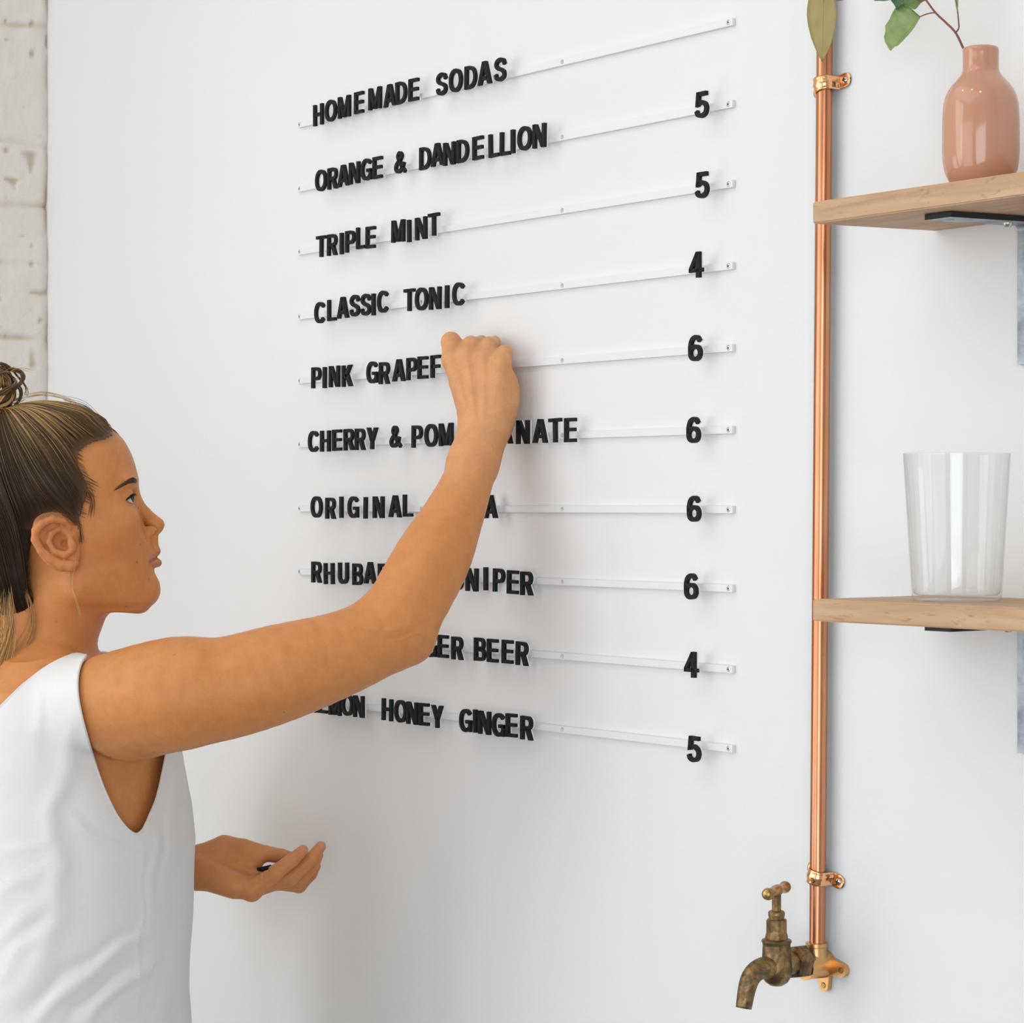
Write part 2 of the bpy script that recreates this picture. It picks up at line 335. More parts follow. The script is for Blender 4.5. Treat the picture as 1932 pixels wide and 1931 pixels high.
# ------------------------------------------------------------------ letters
def arc(cx, cy, rx, ry, a0, a1, n=14, e=2.25):
    out = []
    for k in range(n + 1):
        a = math.radians(a0 + (a1 - a0) * k / n); c, s = math.cos(a), math.sin(a)
        out.append((cx + rx * math.copysign(abs(c) ** (2 / e), c), cy + ry * math.copysign(abs(s) ** (2 / e), s)))
    return out
def glyph(ch):
    t = 0.185; b = 0.150; h = t / 2; g = b / 2; R = []; P = []
    def bar(x0, x1, y): P.append([(x0, y - g), (x1, y - g), (x1, y + g), (x0, y + g)])
    def stem(x, y0=0.0, y1=1.0): P.append([(x - h, y0), (x + h, y0), (x + h, y1), (x - h, y1)])
    def dia(x0, y0, x1, y1, w=0.215): P.append([(x0 - w / 2, y0), (x0 + w / 2, y0), (x1 + w / 2, y1), (x1 - w / 2, y1)])
    def rib(pts, closed=False, w=0.170): R.append((pts, closed, w))
    def bowl(x0, x1, y0, y1, w=0.158):
        q = w / 2; r = min((y1 - y0) / 2 - q, (x1 - x0) * 0.6)
        rib([(x0, y1 - q), (x1 - q - r, y1 - q)] + arc(x1 - q - r, (y0 + y1) / 2, r, (y1 - y0) / 2 - q, 85, -85, 12) + [(x1 - q - r, y0 + q), (x0, y0 + q)], w=w)
    if ch == 'H': W = .78; stem(h); stem(W - h); bar(h, W - h, .52)
    elif ch == 'I': W = .22; P.append([(0.01, 0), (.21, 0), (.21, 1), (.01, 1)])
    elif ch == 'O': W = .92; rib(arc(W / 2, .5, W / 2 - .095, .5 - .075, 0, 360, 40)[:-1], True)
    elif ch == 'M': W = .95; stem(h * .95); stem(W - h * .95); dia(.12, 1, W / 2, .02, .195); dia(W - .12, 1, W / 2, .02, .195)
    elif ch == 'N': W = .80; stem(h * .95); stem(W - h * .95); dia(.12, 1, W - .12, 0, .215)
    elif ch == 'A': W = .92; dia(.112, 0, W / 2 - .02, 1, .225); dia(W - .112, 0, W / 2 + .02, 1, .225); bar(.2, W - .2, .27)
    elif ch == 'E': W = .70; stem(h); bar(h, W, 1 - g); bar(h, W - .03, .52); bar(h, W, g)
    elif ch == 'F': W = .67; stem(h); bar(h, W, 1 - g); bar(h, W - .06, .50)
    elif ch == 'L': W = .66; stem(h); bar(h, W, g)
    elif ch == 'T': W = .78; stem(W / 2); bar(0, W, 1 - g)
    elif ch == 'K': W = .82; stem(h); dia(.20, .36, .66, 1, .26); dia(.40, .56, .68, 0, .25)
    elif ch == 'Y': W = .84; dia(W / 2, .38, .12, 1); dia(W / 2, .38, W - .12, 1); stem(W / 2, 0, .46)
    elif ch == 'D': W = .80; stem(h); bowl(h, W, 0, 1)
    elif ch == 'P': W = .74; stem(h); bowl(h, W, .38, 1)
    elif ch == 'R': W = .78; stem(h); bowl(h, W - .03, .42, 1); dia(.44, .48, W - .115, 0, .225)
    elif ch == 'B': W = .76; stem(h); bowl(h, W - .04, .46, 1); bowl(h, W, 0, .57)
    elif ch == 'U': W = .78; rib([(h, 1), (h, .5)] + arc(W / 2, .36, W / 2 - h, .36 - .085, 180, 360, 18) + [(W - h, .5), (W - h, 1)], w=t * .97)
    elif ch == 'C': W = .84; rib(arc(.45, .5, .355, .42, 38, 322, 30))
    elif ch == 'G': W = .86; rib(arc(.45, .5, .355, .42, 40, 318, 30)); P.append([(W - .19, .02), (W - .03, .02), (W - .03, .5), (W - .19, .5)]); P.append([(.46, .38), (W - .03, .38), (W - .03, .53), (.46, .53)])
    elif ch == 'S': W = .76; rib(spline([(.69, .70), (.60, .87), (.39, .92), (.17, .84), (.12, .69), (.25, .56), (.50, .47), (.66, .35), (.64, .17), (.40, .08), (.17, .14), (.09, .31)], 5).tolist(), w=.165)
    elif ch == '&': W = .88; rib(spline([(.84, .03), (.62, .25), (.34, .60), (.26, .78), (.40, .92), (.55, .80), (.44, .62), (.18, .42), (.10, .24), (.22, .09), (.44, .10), (.64, .28), (.72, .48)], 6).tolist(), w=.155)
    elif ch == '4': W = .74; bar(0, W, .29); P.append([(.40, 0), (.60, 0), (.60, 1), (.40, 1)]); P.append([(0, .21), (.16, .30), (.52, .86), (.52, 1), (.40, 1), (0, .36)])
    elif ch == '5': W = .74; P.append([(.13, .835), (.66, .835), (.66, 1), (.13, 1)]); P.append([(.06, .43), (.24, .46), (.29, 1), (.12, 1)]); rib(spline([(.12, .52), (.36, .60), (.58, .50), (.645, .32), (.56, .14), (.35, .075), (.16, .14), (.09, .28)], 6).tolist(), w=.165)
    elif ch == '6': W = .74; rib(arc(.375, .315, .275, .24, 0, 360, 30)[:-1], True, .165); rib(spline([(.63, .76), (.52, .90), (.36, .915), (.19, .82), (.105, .60), (.10, .36)], 6).tolist(), w=.165)
    return W, R, P
def glyph_mesh(ch, y0, y1, grow=0.0, H=0.0252):      # one letter, front at y0 (towards the room) and back at y1
    W, R, P = glyph(ch); q = MB()
    def prism(poly):
        n = len(poly); v = [(x * H, y0, (y - .5) * H) for x, y in poly] + [(x * H, y1, (y - .5) * H) for x, y in poly]
        q.add(v, [tuple(range(n)), tuple(range(2 * n - 1, n - 1, -1))] + [(i, n + i, n + (i + 1) % n, (i + 1) % n) for i in range(n)])
    for p in P: prism(p)
    for pts, closed, w in R:
        pts = np.array(pts); n = len(pts)
        d = (np.roll(pts, -1, 0) - np.roll(pts, 1, 0)) if closed else np.gradient(pts, axis=0)
        d /= np.linalg.norm(d, axis=1)[:, None]; nm = np.stack([-d[:, 1], d[:, 0]], 1)
        a = pts + nm * w / 2; b = pts - nm * w / 2
        V = np.concatenate([a, b]); V3 = [(x * H, y0, (y - .5) * H) for x, y in V] + [(x * H, y1, (y - .5) * H) for x, y in V]
        F = []; m_ = n if closed else n - 1; N2 = 2 * n
        for i in range(m_):
            j = (i + 1) % n
            F += [(i, n + i, n + j, j), (N2 + i, N2 + j, N2 + n + j, N2 + n + i), (i, j, N2 + j, N2 + i), (n + i, N2 + n + i, N2 + n + j, n + j)]
        if not closed: F += [(0, N2, N2 + n, n), (n - 1, 2 * n - 1, N2 + 2 * n - 1, N2 + n - 1)]
        q.add(V3, F)
    return q, W * H
LY0, LY1, LY2 = -0.0094, -0.0058, -0.0043
GM = {}
def letter(ch, u0, vt, vb, label, group, rot=0.0):
    if ch not in GM:
        q, w_ = glyph_mesh(ch, LY0, LY1); o = q.build('tmp', MT['black']); me = o.data; bpy.data.objects.remove(o)
        bm = bmesh.new(); bm.from_mesh(me); bmesh.ops.recalc_face_normals(bm, faces=bm.faces); bm.to_mesh(me); bm.free()
        q, _ = glyph_mesh(ch, LY1, LY2); o = q.build('tmp', MT['white_back']); mb = o.data; bpy.data.objects.remove(o)
        bm = bmesh.new(); bm.from_mesh(mb); bmesh.ops.recalc_face_normals(bm, faces=bm.faces); bm.to_mesh(mb); bm.free()
        me.name = 'menu_letter'; mb.name = 'letter_backing'; GM[ch] = (me, mb, w_)
    me, mb, w_ = GM[ch]
    name = 'menu_numeral' if ch.isdigit() else 'menu_letter'
    o = bpy.data.objects.new(name, me); COL.objects.link(o)
    b = bpy.data.objects.new('letter_backing', mb); COL.objects.link(b); b.parent = o
    p = on_y(u0, (vt + vb) / 2, LY0); o.location = tuple(p); o.rotation_euler = (0, rot, 0)
    return tag(o, label, 'number' if ch.isdigit() else 'letter', group)
WORDS = [
 (1, 4.023, 540, 20, [('HOMEMADE', 'H 252 729 882;O 340 695 855;M 440 668 826;E 563 625 798;M 672 597 768;A 785 575 748;D 877 552 725;E 976 523 705'),
                      ('SODAS', 'S 1184 488 660;O 1283 462 635;D 1402 430 612;A 1502 400 583;S 1626 374 552')]),
 (2, 4.023, 540, 20, [('ORANGE', 'O 266 1225 1380;R 360 1205 1365;A 435 1182 1352;N 524 1158 1330;G 612 1138 1300;E 703 1120 1287'), ('', '& 866 1080 1245'),
                      ('DANDELLION', 'D 1058 1045 1222;A 1145 1022 1195;N 1240 1008 1190;D 1342 988 1170;E 1462 965 1147;L 1585 950 1125;L 1670 932 1110;I 1752 913 1090;O 1803 895 1075;N 1920 873 1055')]),
 (3, 4.023, 540, 20, [('TRIPLE', 'T 274 1720 1878;R 357 1705 1868;I 453 1697 1852;P 495 1680 1842;L 578 1655 1815;E 650 1648 1812'), ('MINT', 'M 847 1600 1768;I 965 1600 1760;N 1027 1578 1752;T 1125 1548 1722')]),
 (4, 3.331, 540, 500, [('CLASSIC', 'C 215 243 367;L 297 225 355;A 357 207 342;S 436 197 328;S 505 190 322;I 575 187 318;C 610 172 305'), ('TONIC', 'T 778 158 295;O 848 152 290;N 938 142 287;I 1037 135 272;C 1083 120 258')]),
 (5, 3.331, 540, 500, [('PINK', 'P 197 648 777;I 268 648 773;N 308 640 770;K 388 637 767'), ('GRAPEF', 'G 543 614 745;R 622 617 750;A 707 597 735;P 795 588 727;E 865 580 718;F 947 573 712')]),
 (6, 3.331, 540, 500, [('CHERRY', 'C 175 1048 1175;H 252 1045 1175;E 328 1042 1167;R 400 1038 1165;R 470 1033 1163;Y 543 1028 1155'), ('', '& 687 1015 1150'),
                       ('POMEGRANATE', 'P 828 1012 1150;O 908 1008 1142;M 1000 1000 1140;A 1372 985 1125;N 1487 980 1127;A 1590 972 1120;T 1690 970 1118;E 1788 966 1115')]),
 (7, 3.331, 540, 900, [('ORIGINAL', 'O 192 125 257;R 285 133 262;I 373 128 255;G 424 125 255;I 525 130 260;N 584 125 258;A 683 118 250;L 773 115 248'), ('half hidden by the forearm', 'A 1278 118 260')]),
 (8, 3.331, 540, 900, [('RHUBA', 'R 197 533 662;H 275 543 673;U 365 540 670;B 455 545 678;A 527 538 665;R 616 548 678'), ('UNIPER', 'U 1078 570 707;N 1168 573 715;I 1280 568 712;P 1340 575 720;E 1428 587 732;R 1512 592 745')]),
 (9, 3.331, 540, 900, [('GER', 'G 910 990 1127;E 992 993 1132;R 1078 1000 1147'), ('BEER', 'B 1220 1008 1153;E 1302 1015 1163;E 1395 1023 1168;R 1483 1030 1182')]),
 (10, 3.331, 540, 900, [('LEMON', 'L 178 1347 1472;E 238 1352 1478;M 306 1362 1490;O 385 1362 1495;N 460 1372 1507'), ('HONEY', 'H 640 1390 1525;O 718 1400 1535;N 795 1410 1550;E 873 1418 1560;Y 950 1435 1568'),
                        ('GINGER', 'G 1127 1455 1595;I 1215 1460 1605;N 1247 1467 1612;G 1333 1480 1625;E 1420 1485 1630;R 1512 1497 1648')]),
]
POS = ['first', 'second', 'third', 'fourth', 'fifth', 'sixth', 'seventh', 'eighth', 'ninth', 'tenth', 'eleventh']
rj = random.Random(3)
for row, sc, ox, oy, words in WORDS:
    for word, spec in words:
        for k, s_ in enumerate(spec.split(';')):
            ch, u, a, b = s_.split(); u, a, b = float(u), float(a), float(b)
            rl = ordn[row - 1] + ' rail'
            if ch == '&': lab = 'black ampersand between %s on the %s' % ({2: 'ORANGE and DANDELLION', 6: 'CHERRY and POMEGRANATE'}[row], rl)
            elif word.startswith('half'): lab = 'lone black letter A right of the forearm on the %s' % rl
            elif row == 8 and word == 'RHUBA' and k == 5: lab = 'black letter R almost hidden by the forearm after RHUBA on the %s' % rl
            elif word == 'POMEGRANATE': lab = 'black letter %s on the %s, %s' % (ch, rl, ['first of POM left of the wrist', 'middle of POM left of the wrist', 'cut by the left edge of the wrist', 'touching the right edge of the wrist', 'second right of the wrist', 'between N and T right of the wrist', 'second last of the row', 'last of the row'][k])
            else:
                w0 = {'RHUBA': 'word starting RHUBA', 'UNIPER': 'visible letters UNIPER', 'GER': 'visible letters GER'}.get(word, 'word ' + word)
                lab = 'black letter %s, %s in the %s, %s' % (ch, POS[k], w0, rl)
            letter(ch, ox + u / sc, oy + a / sc, oy + b / sc, lab, 'black letters on the menu rails', math.radians(rj.uniform(-1.3, 1.3)))
for row, ch, u, v0, v1 in ((2, '5', 1322.8, 176.7, 226.7), (3, '5', 1323.5, 327.5, 377.2), (4, '4', 1312.6, 478, 527), (5, '6', 1310.8, 634, 683), (6, '6', 1307.5, 788, 836.3), (7, '6', 1308.3, 936, 985), (8, '6', 1302.8, 1081.8, 1130.8), (9, '4', 1303.5, 1228.7, 1277), (10, '5', 1308.3, 1387.2, 1435.4)):
    w0 = {2: 'ORANGE & DANDELLION', 3: 'TRIPLE MINT', 4: 'CLASSIC TONIC', 5: 'PINK GRAPEF', 6: 'CHERRY & POMEGRANATE', 7: 'ORIGINAL', 8: 'JUNIPER', 9: 'GINGER BEER', 10: 'LEMON HONEY GINGER'}[row]
    letter(ch, u, v0, v1, 'black price numeral %s right of %s, %s rail' % (ch, w0, ordn[row - 1]), 'black price numerals', math.radians(rj.uniform(-1, 1)))
# ------------------------------------------------------------------ copper pipe with its clips
def zat(X, p, v):                               # height seen at row v for a point p in front of the wall at X
    z = (X - CAM[0]) * FW[0] + (-p - CAM[1]) * FW[1]
    return CAM[2] + (961.0 - v) / FPX * z
def xat(p, u):                                  # X seen at column u on the plane p in front of the wall
    return on_y(u, 961, -p)[0]
PP = 0.0118
pa = on_y(1556.0, 60, -PP); pb = on_y(1542.6, 1700, -PP); pd = (pb - pa) / np.linalg.norm(pb - pa)
p_top = pa - pd * ((pa[2] - 3.195) / pd[2]); p_bot = pa + pd * ((zat(pb[0], PP, 1786) - pa[2]) / pd[2])
q = MB(); q.lathe([(0.0064, 0), (0.0075, 0.0), (0.0075, float(np.linalg.norm(p_bot - p_top))), (0.0064, float(np.linalg.norm(p_bot - p_top)))], 48, frame(p_top, pd, (1, 0, 0)))
pipe = q.build('copper_pipe', MT['copper'], auto=40)
tag(pipe, 'vertical copper water pipe running down the white wall to the brass tap', 'pipe')
def clip(v, ang, lab):
    c = pa + pd * ((zat(pb[0], PP, v) - pa[2]) / pd[2]); base = (c[0], 0.0, c[2])
    e = empty('pipe_clip', base, lab, 'pipe clip', 'copper pipe clips'); e.rotation_euler = (0, ang, 0)
    prof = [(-x_, 0.0012) for x_ in np.linspace(0.0237, 0.0165, 12)] + [(-0.0105, 0.0012), (-0.0088, 0.0035), (-0.0086, PP)]
    prof += [(0.0086 * math.cos(a), PP + 0.0086 * math.sin(a)) for a in np.linspace(math.pi, 0, 22)][1:]
    prof += [(0.0088, 0.0035), (0.0105, 0.0012)] + [(x_, 0.0012) for x_ in np.linspace(0.0165, 0.0237, 12)]
    q = MB(); n = len(prof); hz = 0.0066
    rows = []
    for k, zz in enumerate(np.linspace(-hz, hz, 9)):
        row = []
        for i, (x, y) in enumerate(prof):
            bulge = 0.0010 * math.exp(-(zz / 0.0021) ** 2) if abs(x) < 0.0087 else 0.0
            r_ = math.hypot(x, y - PP) if abs(x) < 0.0087 and y >= PP else 1
            sx, sy = (x * (1 + bulge / 0.0086), PP + (y - PP) * (1 + bulge / 0.0086)) if abs(x) < 0.0087 and y >= PP else (x, y)
            lim = hz if abs(x) < 0.0165 else math.sqrt(max(hz ** 2 - ((abs(x) - 0.0165) / 0.0072 * hz) ** 2, 0.0))
            row.append((sx, -sy, max(-lim, min(lim, zz))))
        rows.append(row)
    v_ = [p for r_ in rows for p in r_]; m_ = len(rows)
    f_ = [(k * n + i, k * n + i + 1, (k + 1) * n + i + 1, (k + 1) * n + i) for k in range(m_ - 1) for i in range(n - 1)]
    q.add(v_, f_); o = q.build('clip_band', MT['copper_clip'], e, auto=45)
    md = o.modifiers.new('thick', 'SOLIDIFY'); md.thickness = 0.0011; md.offset = 1.0
    for sx in (-1, 1):
        q = MB(); q.lathe([(0.0034, 0), (0.0034, 0.0008), (0.0028, 0.0020), (0.0015, 0.0027), (0.0, 0.0029)], 24, frame((sx * 0.0175, -0.0012, 0), (0, -1, 0)))
        s_ = q.build('screw', MT['screw'], e, auto=40)
        q = MB(); q.box((sx * 0.0175 - 0.0021, -0.0044, -0.0005), (sx * 0.0175 + 0.0021, -0.0037, 0.0005)); q.box((sx * 0.0175 - 0.0005, -0.0044, -0.0021), (sx * 0.0175 + 0.0005, -0.0037, 0.0021))
        q.build('screw_slot', MT['dark'], s_)
    return e
clip(163, math.radians(-11), 'shiny copper saddle clip on the pipe above the upper shelf')
clip(1654, math.radians(13), 'shiny copper saddle clip on the pipe just above the brass tap')

# ------------------------------------------------------------------ brass fitting and tap
PX = p_bot[0]
def pz(p, v): return (PX, -p, zat(PX, p, v))
e = empty('pipe_elbow', (PX, 0, zat(PX, 0, 1818)), 'clean brass elbow fitting joining the copper pipe to the tap on the wall', 'pipe fitting')
ez = zat(PX, 0, 1818); L = lambda x, y, z: (x, y, z)
q = MB(); q.lathe([(0.0125, 0.0), (0.0128, 0.006), (0.0122, 0.016), (0.0118, 0.025), (0.0122, 0.0255), (0.0122, 0.029), (0.010, 0.029)], 36, frame((0, 0, 0), (0, -1, 0)))
q.lathe([(0.0118, -0.002), (0.0112, 0.006), (0.0096, 0.0125), (0.0096, 0.0165), (0.0100, 0.017), (0.0100, 0.0205), (0.0076, 0.0208)], 36, frame((0, -PP - 0.001, 0), (0, 0, 1)))
q.build('elbow_body', MT['brass'], e, auto=35)
for lx, lz, r_ in ((0.0235, -0.0025, 0.0062), (0.0015, -0.0195, 0.0058), (-0.0215, 0.006, 0.006)):
    q = MB(); d = math.hypot(lx, lz); n_ = 14; a0 = math.atan2(lz, lx); v0 = []
    for k in range(n_ + 1):
        a = a0 - math.pi / 2 + math.pi * k / n_; v0.append((lx + r_ * math.cos(a), lz + r_ * math.sin(a)))
    v0 = [(0.011 * math.cos(a0 - 0.9), 0.011 * math.sin(a0 - 0.9))] + v0 + [(0.011 * math.cos(a0 + 0.9), 0.011 * math.sin(a0 + 0.9))]
    N_ = len(v0); q.add([(x, -0.0002, z) for x, z in v0] + [(x, -0.0055, z) for x, z in v0], [tuple(range(N_)), tuple(range(2 * N_ - 1, N_ - 1, -1))] + [(i, (i + 1) % N_, N_ + (i + 1) % N_, N_ + i) for i in range(N_)])
    lug = q.build('lug', MT['brass'], e, auto=30)
    bm = bmesh.new(); bm.from_mesh(lug.data); bmesh.ops.recalc_face_normals(bm, faces=bm.faces); bm.to_mesh(lug.data); bm.free()
    q = MB(); q.lathe([(0.0, 0.0), (0.0024, 0.0), (0.0027, 0.0006), (0.0024, 0.0010)], 20, frame((lx, -0.0053, lz), (0, -1, 0)))
    q.build('screw', MT['handle_brass'], lug, auto=40)
TP = 0.0640
tz = zat(PX, TP, 1831)
e = empty('bib_tap', (PX, -TP, tz), 'old tarnished brass tap with cross handle and curved spout on the wall', 'tap')
H = lambda v: zat(PX, TP, v) - tz               # row -> height above the bulb centre
prof = [(0.0, H(1861.5)), (0.006, H(1859.5)), (0.0105, H(1853)), (0.0134, H(1842)), (0.0143, H(1831)), (0.0138, H(1818)), (0.0131, H(1805)), (0.0128, H(1792)), (0.0126, H(1784)), (0.0128, H(1780)), (0.0136, H(1778)), (0.0136, H(1774.5)), (0.0128, H(1773)), (0.0106, H(1772))]
q = MB(); q.lathe(prof, 44)
# inlet towards the wall
il = TP - 0.029
q.lathe([(0.011, 0.0), (0.0102, 0.008), (0.0098, il - 0.014), (0.0112, il - 0.011), (0.0112, il - 0.008), (0.0096, il + 0.002)], 32, frame((0, 0.004, H(1823)), (0, 1, 0)))
q.build('tap_body', MT['old_brass'], e, auto=40)
q = MB(); nz = H(1822)
q.lathe([(0.0120, -0.001), (0.0158, 0.0010), (0.0158, 0.0115), (0.0136, 0.0140)], 6, frame((0, il - 0.0135, nz), (0, 1, 0), (0.32, 0, 1)))
q.build('hex_nut', MT['old_brass'], e, auto=30)
def sp(u, v, p): return (0.0, TP - p, zat(PX, p, v) - tz)
pts = spline([(0, 0, H(1829)), sp(0, 1826, TP + 0.014), sp(0, 1833, TP + 0.025), sp(0, 1845, TP + 0.0320), sp(0, 1862, TP + 0.0362), sp(0, 1882, TP + 0.0388), sp(0, 1903, TP + 0.0410)], 6)
q = MB(); q.tube(pts, [0.0105] * 6 + list(np.linspace(0.0098, 0.0072, len(pts) - 6)), 28, cap=False)
o = q.build('spout', MT['old_brass'], e, smooth=True); md = o.modifiers.new('thick', 'SOLIDIFY'); md.thickness = 0.0014; md.offset = -1
q = MB(); q.lathe([(0.0104, H(1773)), (0.0104, H(1766)), (0.0098, H(1763)), (0.0094, H(1760)), (0.0094, H(1737)), (0.0088, H(1735)), (0.0070, H(1734.5))], 8, Matrix.Rotation(0.2, 4, 'Z')); q.build('bonnet', MT['old_brass'], e, auto=35)
q = MB(); q.lathe([(0.0072, H(1735.5)), (0.0072, H(1730)), (0.0076, H(1728)), (0.0076, H(1722)), (0.0068, H(1719.5)), (0.0042, H(1719))], 32); q.build('gland_nut', MT['old_brass'], e, auto=35)
q = MB(); q.lathe([(0.0042, H(1719.5)), (0.0041, H(1690)), (0.0048, H(1684)), (0.0, H(1682))], 24); q.build('spindle', MT['old_brass'], e, auto=35)
hd = Vector((-0.42, 0.907, 0.0)); hz = H(1681)
q = MB(); q.lathe([(0.0, -0.0265), (0.0030, -0.0262), (0.0050, -0.0245), (0.0056, -0.0215), (0.0050, -0.0180), (0.0042, -0.0160), (0.0044, -0.0080), (0.0052, -0.0040), (0.0054, 0.0), (0.0052, 0.0040), (0.0044, 0.0080), (0.0042, 0.0160), (0.0050, 0.0180), (0.0056, 0.0215), (0.0050, 0.0245), (0.0030, 0.0262), (0.0, 0.0265)], 28, frame((0, 0, hz), hd))
q.build('handle', MT['handle_brass'], e, smooth=True)

# ------------------------------------------------------------------ oak shelves and their brackets
SX = on_y(1764, 434, 0.0)[0]; SD = 0.152; ST = 0.0185
def shelf(zb, tilt, lab):

    q = MB(); bm = bmesh.new(); bmesh.ops.create_cube(bm, size=1.0)
    for p in bm.verts: p.co = Vector((SX + (p.co.x + .5) * 0.80, -(0.0003 + (0.5 - p.co.y) * SD), zb + (p.co.z + .5) * ST))
    bmesh.ops.bevel(bm, geom=bm.edges[:], offset=0.0012, segments=2, affect='EDGES')
    q.bm(bm); q.v = [(x, y, z + y * math.tan(tilt)) for x, y, z in q.v]
    o = q.build('wall_shelf', MT['oak'], auto=40); return tag(o, lab, 'shelf', 'oak wall shelves')
zu = on_y(1764, 436, 0.0)[2]; zl_ = on_y(1740, 1122, 0.0)[2] - ST
TILT = math.radians(2.0)
shelf(zu, TILT, 'upper oak wall shelf carrying the coral vase')
shelf(zl_, 0.0, 'lower oak wall shelf carrying the clear glass tumbler')
def bracket(zb, tilt, drop, lab):
    x0 = on_y(1919.5, 560, -0.005)[0]; x1 = x0 + 0.028; th = 0.005; ln = 0.121
    e = empty('shelf_bracket', (x0, 0, zb - drop), lab, 'bracket', 'steel angle brackets'); oz = zb - drop
    prof = [(0.0004, -drop), (th, -drop)]; ro = 0.004
    prof += [(th, -th - ro)] + [(th + ro - ro * math.cos(a), -th - ro + ro * math.sin(a)) for a in np.linspace(0.3, 1.4, 4)]
    prof += [(th + ro, -th), (ln, -th), (ln, -0.0003), (0.0004, -0.0003)]
    n = len(prof); q = MB(); v_ = []
    for x in (0.0, 0.0006, x1 - x0 - 0.0006, x1 - x0):
        ins = 0.0006 if x in (0.0, x1 - x0) else 0.0
        for p, z in prof:
            pp = min(p, ln - ins); v_.append((x, -pp, z - pp * math.tan(tilt) * (1 if z > -0.03 else 0) + drop))
    f_ = [tuple(range(n)), tuple(range(4 * n - 1, 3 * n - 1, -1))]
    for k in range(3): f_ += [(k * n + i, (k + 1) * n + i, (k + 1) * n + (i + 1) % n, k * n + (i + 1) % n) for i in range(n)]
    q.add(v_, f_); o = q.build('bracket_plate', MT['galv'], e); bm = bmesh.new(); bm.from_mesh(o.data); bmesh.ops.recalc_face_normals(bm, faces=bm.faces); bm.to_mesh(o.data); bm.free()
    o.data.materials.append(MT['black_steel'])
    for pl in o.data.polygons:
        c = pl.center
        if abs(pl.normal.x) > 0.7 or (pl.normal.y < -0.7 and c.y < -ln + 0.004): pl.material_index = 1
    for k, (p, r_, h_) in enumerate(((0.105, 0.0032, 0.0008), (0.082, 0.0032, 0.0008), (0.060, 0.0032, 0.0008), (0.034, 0.0042, 0.0034))):
        z = drop - th - p * math.tan(tilt)
        q = MB(); q.lathe([(r_, 0), (r_ * 0.95, h_ * 0.5), (r_ * 0.6, h_), (0.0, h_)], 20, frame((0.014, -p, z), (0, 0, -1)))
        q.build('screw', MT['screw'] if k == 3 else MT['galv'], o, auto=40)
    return e
bracket(zu, TILT, 0.1225, 'steel angle bracket under the upper oak shelf')
bracket(zl_, 0.0, 0.1120, 'steel angle bracket under the lower oak shelf')

# ------------------------------------------------------------------ vase, branch, tumbler
def lathe_px(axis_u, p, base_z, prof, tilt=0.0, name='x', matl=None, n=64):
    X = xat(p, axis_u); zc = (X - CAM[0]) * FW[0] + (-p - CAM[1]) * FW[1]; s = zc / FPX
    q = MB(); q.lathe([(r * s, h * s) for r, h in prof], n)
    o = q.build(name, matl, smooth=True); o.location = (X, -p, base_z); o.rotation_euler = (tilt, 0, 0); return o, s, X
VP_ = 0.074
vz = zu + ST - VP_ * math.tan(TILT)
X = xat(VP_, 1850.5); sv = ((X - CAM[0]) * FW[0] + (-VP_ - CAM[1]) * FW[1]) / FPX
vb = 961 - (vz - CAM[2]) / sv
hv = lambda v: vb - v
vp = [(0, 0.6), (40, 0.3), (47, 2), (52, 8), (58, 17), (64, 28), (68.5, 40), (71.5, 58), (72.5, 80), (72.5, hv(240)), (71.8, hv(215)), (70.5, hv(199)), (67.5, hv(184)), (62.5, hv(172)), (55, hv(161)), (46, hv(151)), (38.5, hv(142)), (35.2, hv(136)), (34.0, hv(130)), (33.8, hv(118)), (34.0, hv(103)), (34.2, hv(96)), (33.2, hv(91.5)), (31.2, hv(90)), (29.5, hv(92)), (29, hv(100)), (29, hv(132)), (32, hv(140)), (50, hv(165)), (60, hv(200)), (60, 40), (40, 15), (0, 12)]
vo, sv, vX = lathe_px(1850.5, VP_, vz, vp, 0, 'vase', MT['vase'], 80)
tag(vo, 'coral pink glazed bottle vase with a leafy branch on the upper shelf', 'vase')
GP = 0.082
gz = zl_ + ST + 0.0002; X = xat(GP, 1805); sg = ((X - CAM[0]) * FW[0] + (-GP - CAM[1]) * FW[1]) / FPX
gb = 961 - (gz - CAM[2]) / sg; hg = lambda v: gb - v
gp = [(0, 1.5), (70, 1.5), (76, 0), (80.5, 1), (83, 5), (84, 12), (100.0, hg(857)), (99.7, hg(855.8)), (98.9, hg(855.8)), (98.6, hg(857)), (82.4, 22), (80.5, 14), (75, 10), (0, 9)]
go, sg, _ = lathe_px(1805, GP, gz, gp, 0, 'glass_tumbler', MT['glass'], 96)
tag(go, 'clear tapered glass tumbler standing empty on the lower shelf', 'glass')

BP = VP_
def bp(u, v, p=BP): return on_y(u, v, -p)
e = empty('leafy_branch', bp(1833, 150), 'leafy branch with red stem standing in the coral vase', 'branch'); E0 = np.array(e.location)
def twig(pts, r0, r1):
    P = spline([bp(*p) - E0 for p in pts], 6); q = MB(); q.tube(P, list(np.linspace(r0, r1, len(P))), 8); return q.build('stem', MT['twig'], e, smooth=True)
twig([(1836, 150), (1829, 112), (1818, 92), (1803, 62), (1785, 43), (1765, 24), (1747, 0), (1722, -32), (1700, -70, BP - .01), (1690, -120, BP - .02)], 0.0011, 0.0007)
twig([(1803, 62), (1808.5, 54), (1809, 46), (1806.5, 20), (1803, 0), (1800, -30)], 0.0007, 0.0005)
twig([(1766, 24), (1757, 24.5), (1747, 27), (1737, 31)], 0.0006, 0.0005)
twig([(1740, -8), (1700, -24, BP + .004), (1640, -22, BP + .012), (1600, -4, BP + .016), (1580, 0, BP + .02), (1572, -6, BP + .02)], 0.0008, 0.0005)
twig([(1747, 0), (1739, 2), (1730, 0)], 0.0006, 0.0005)
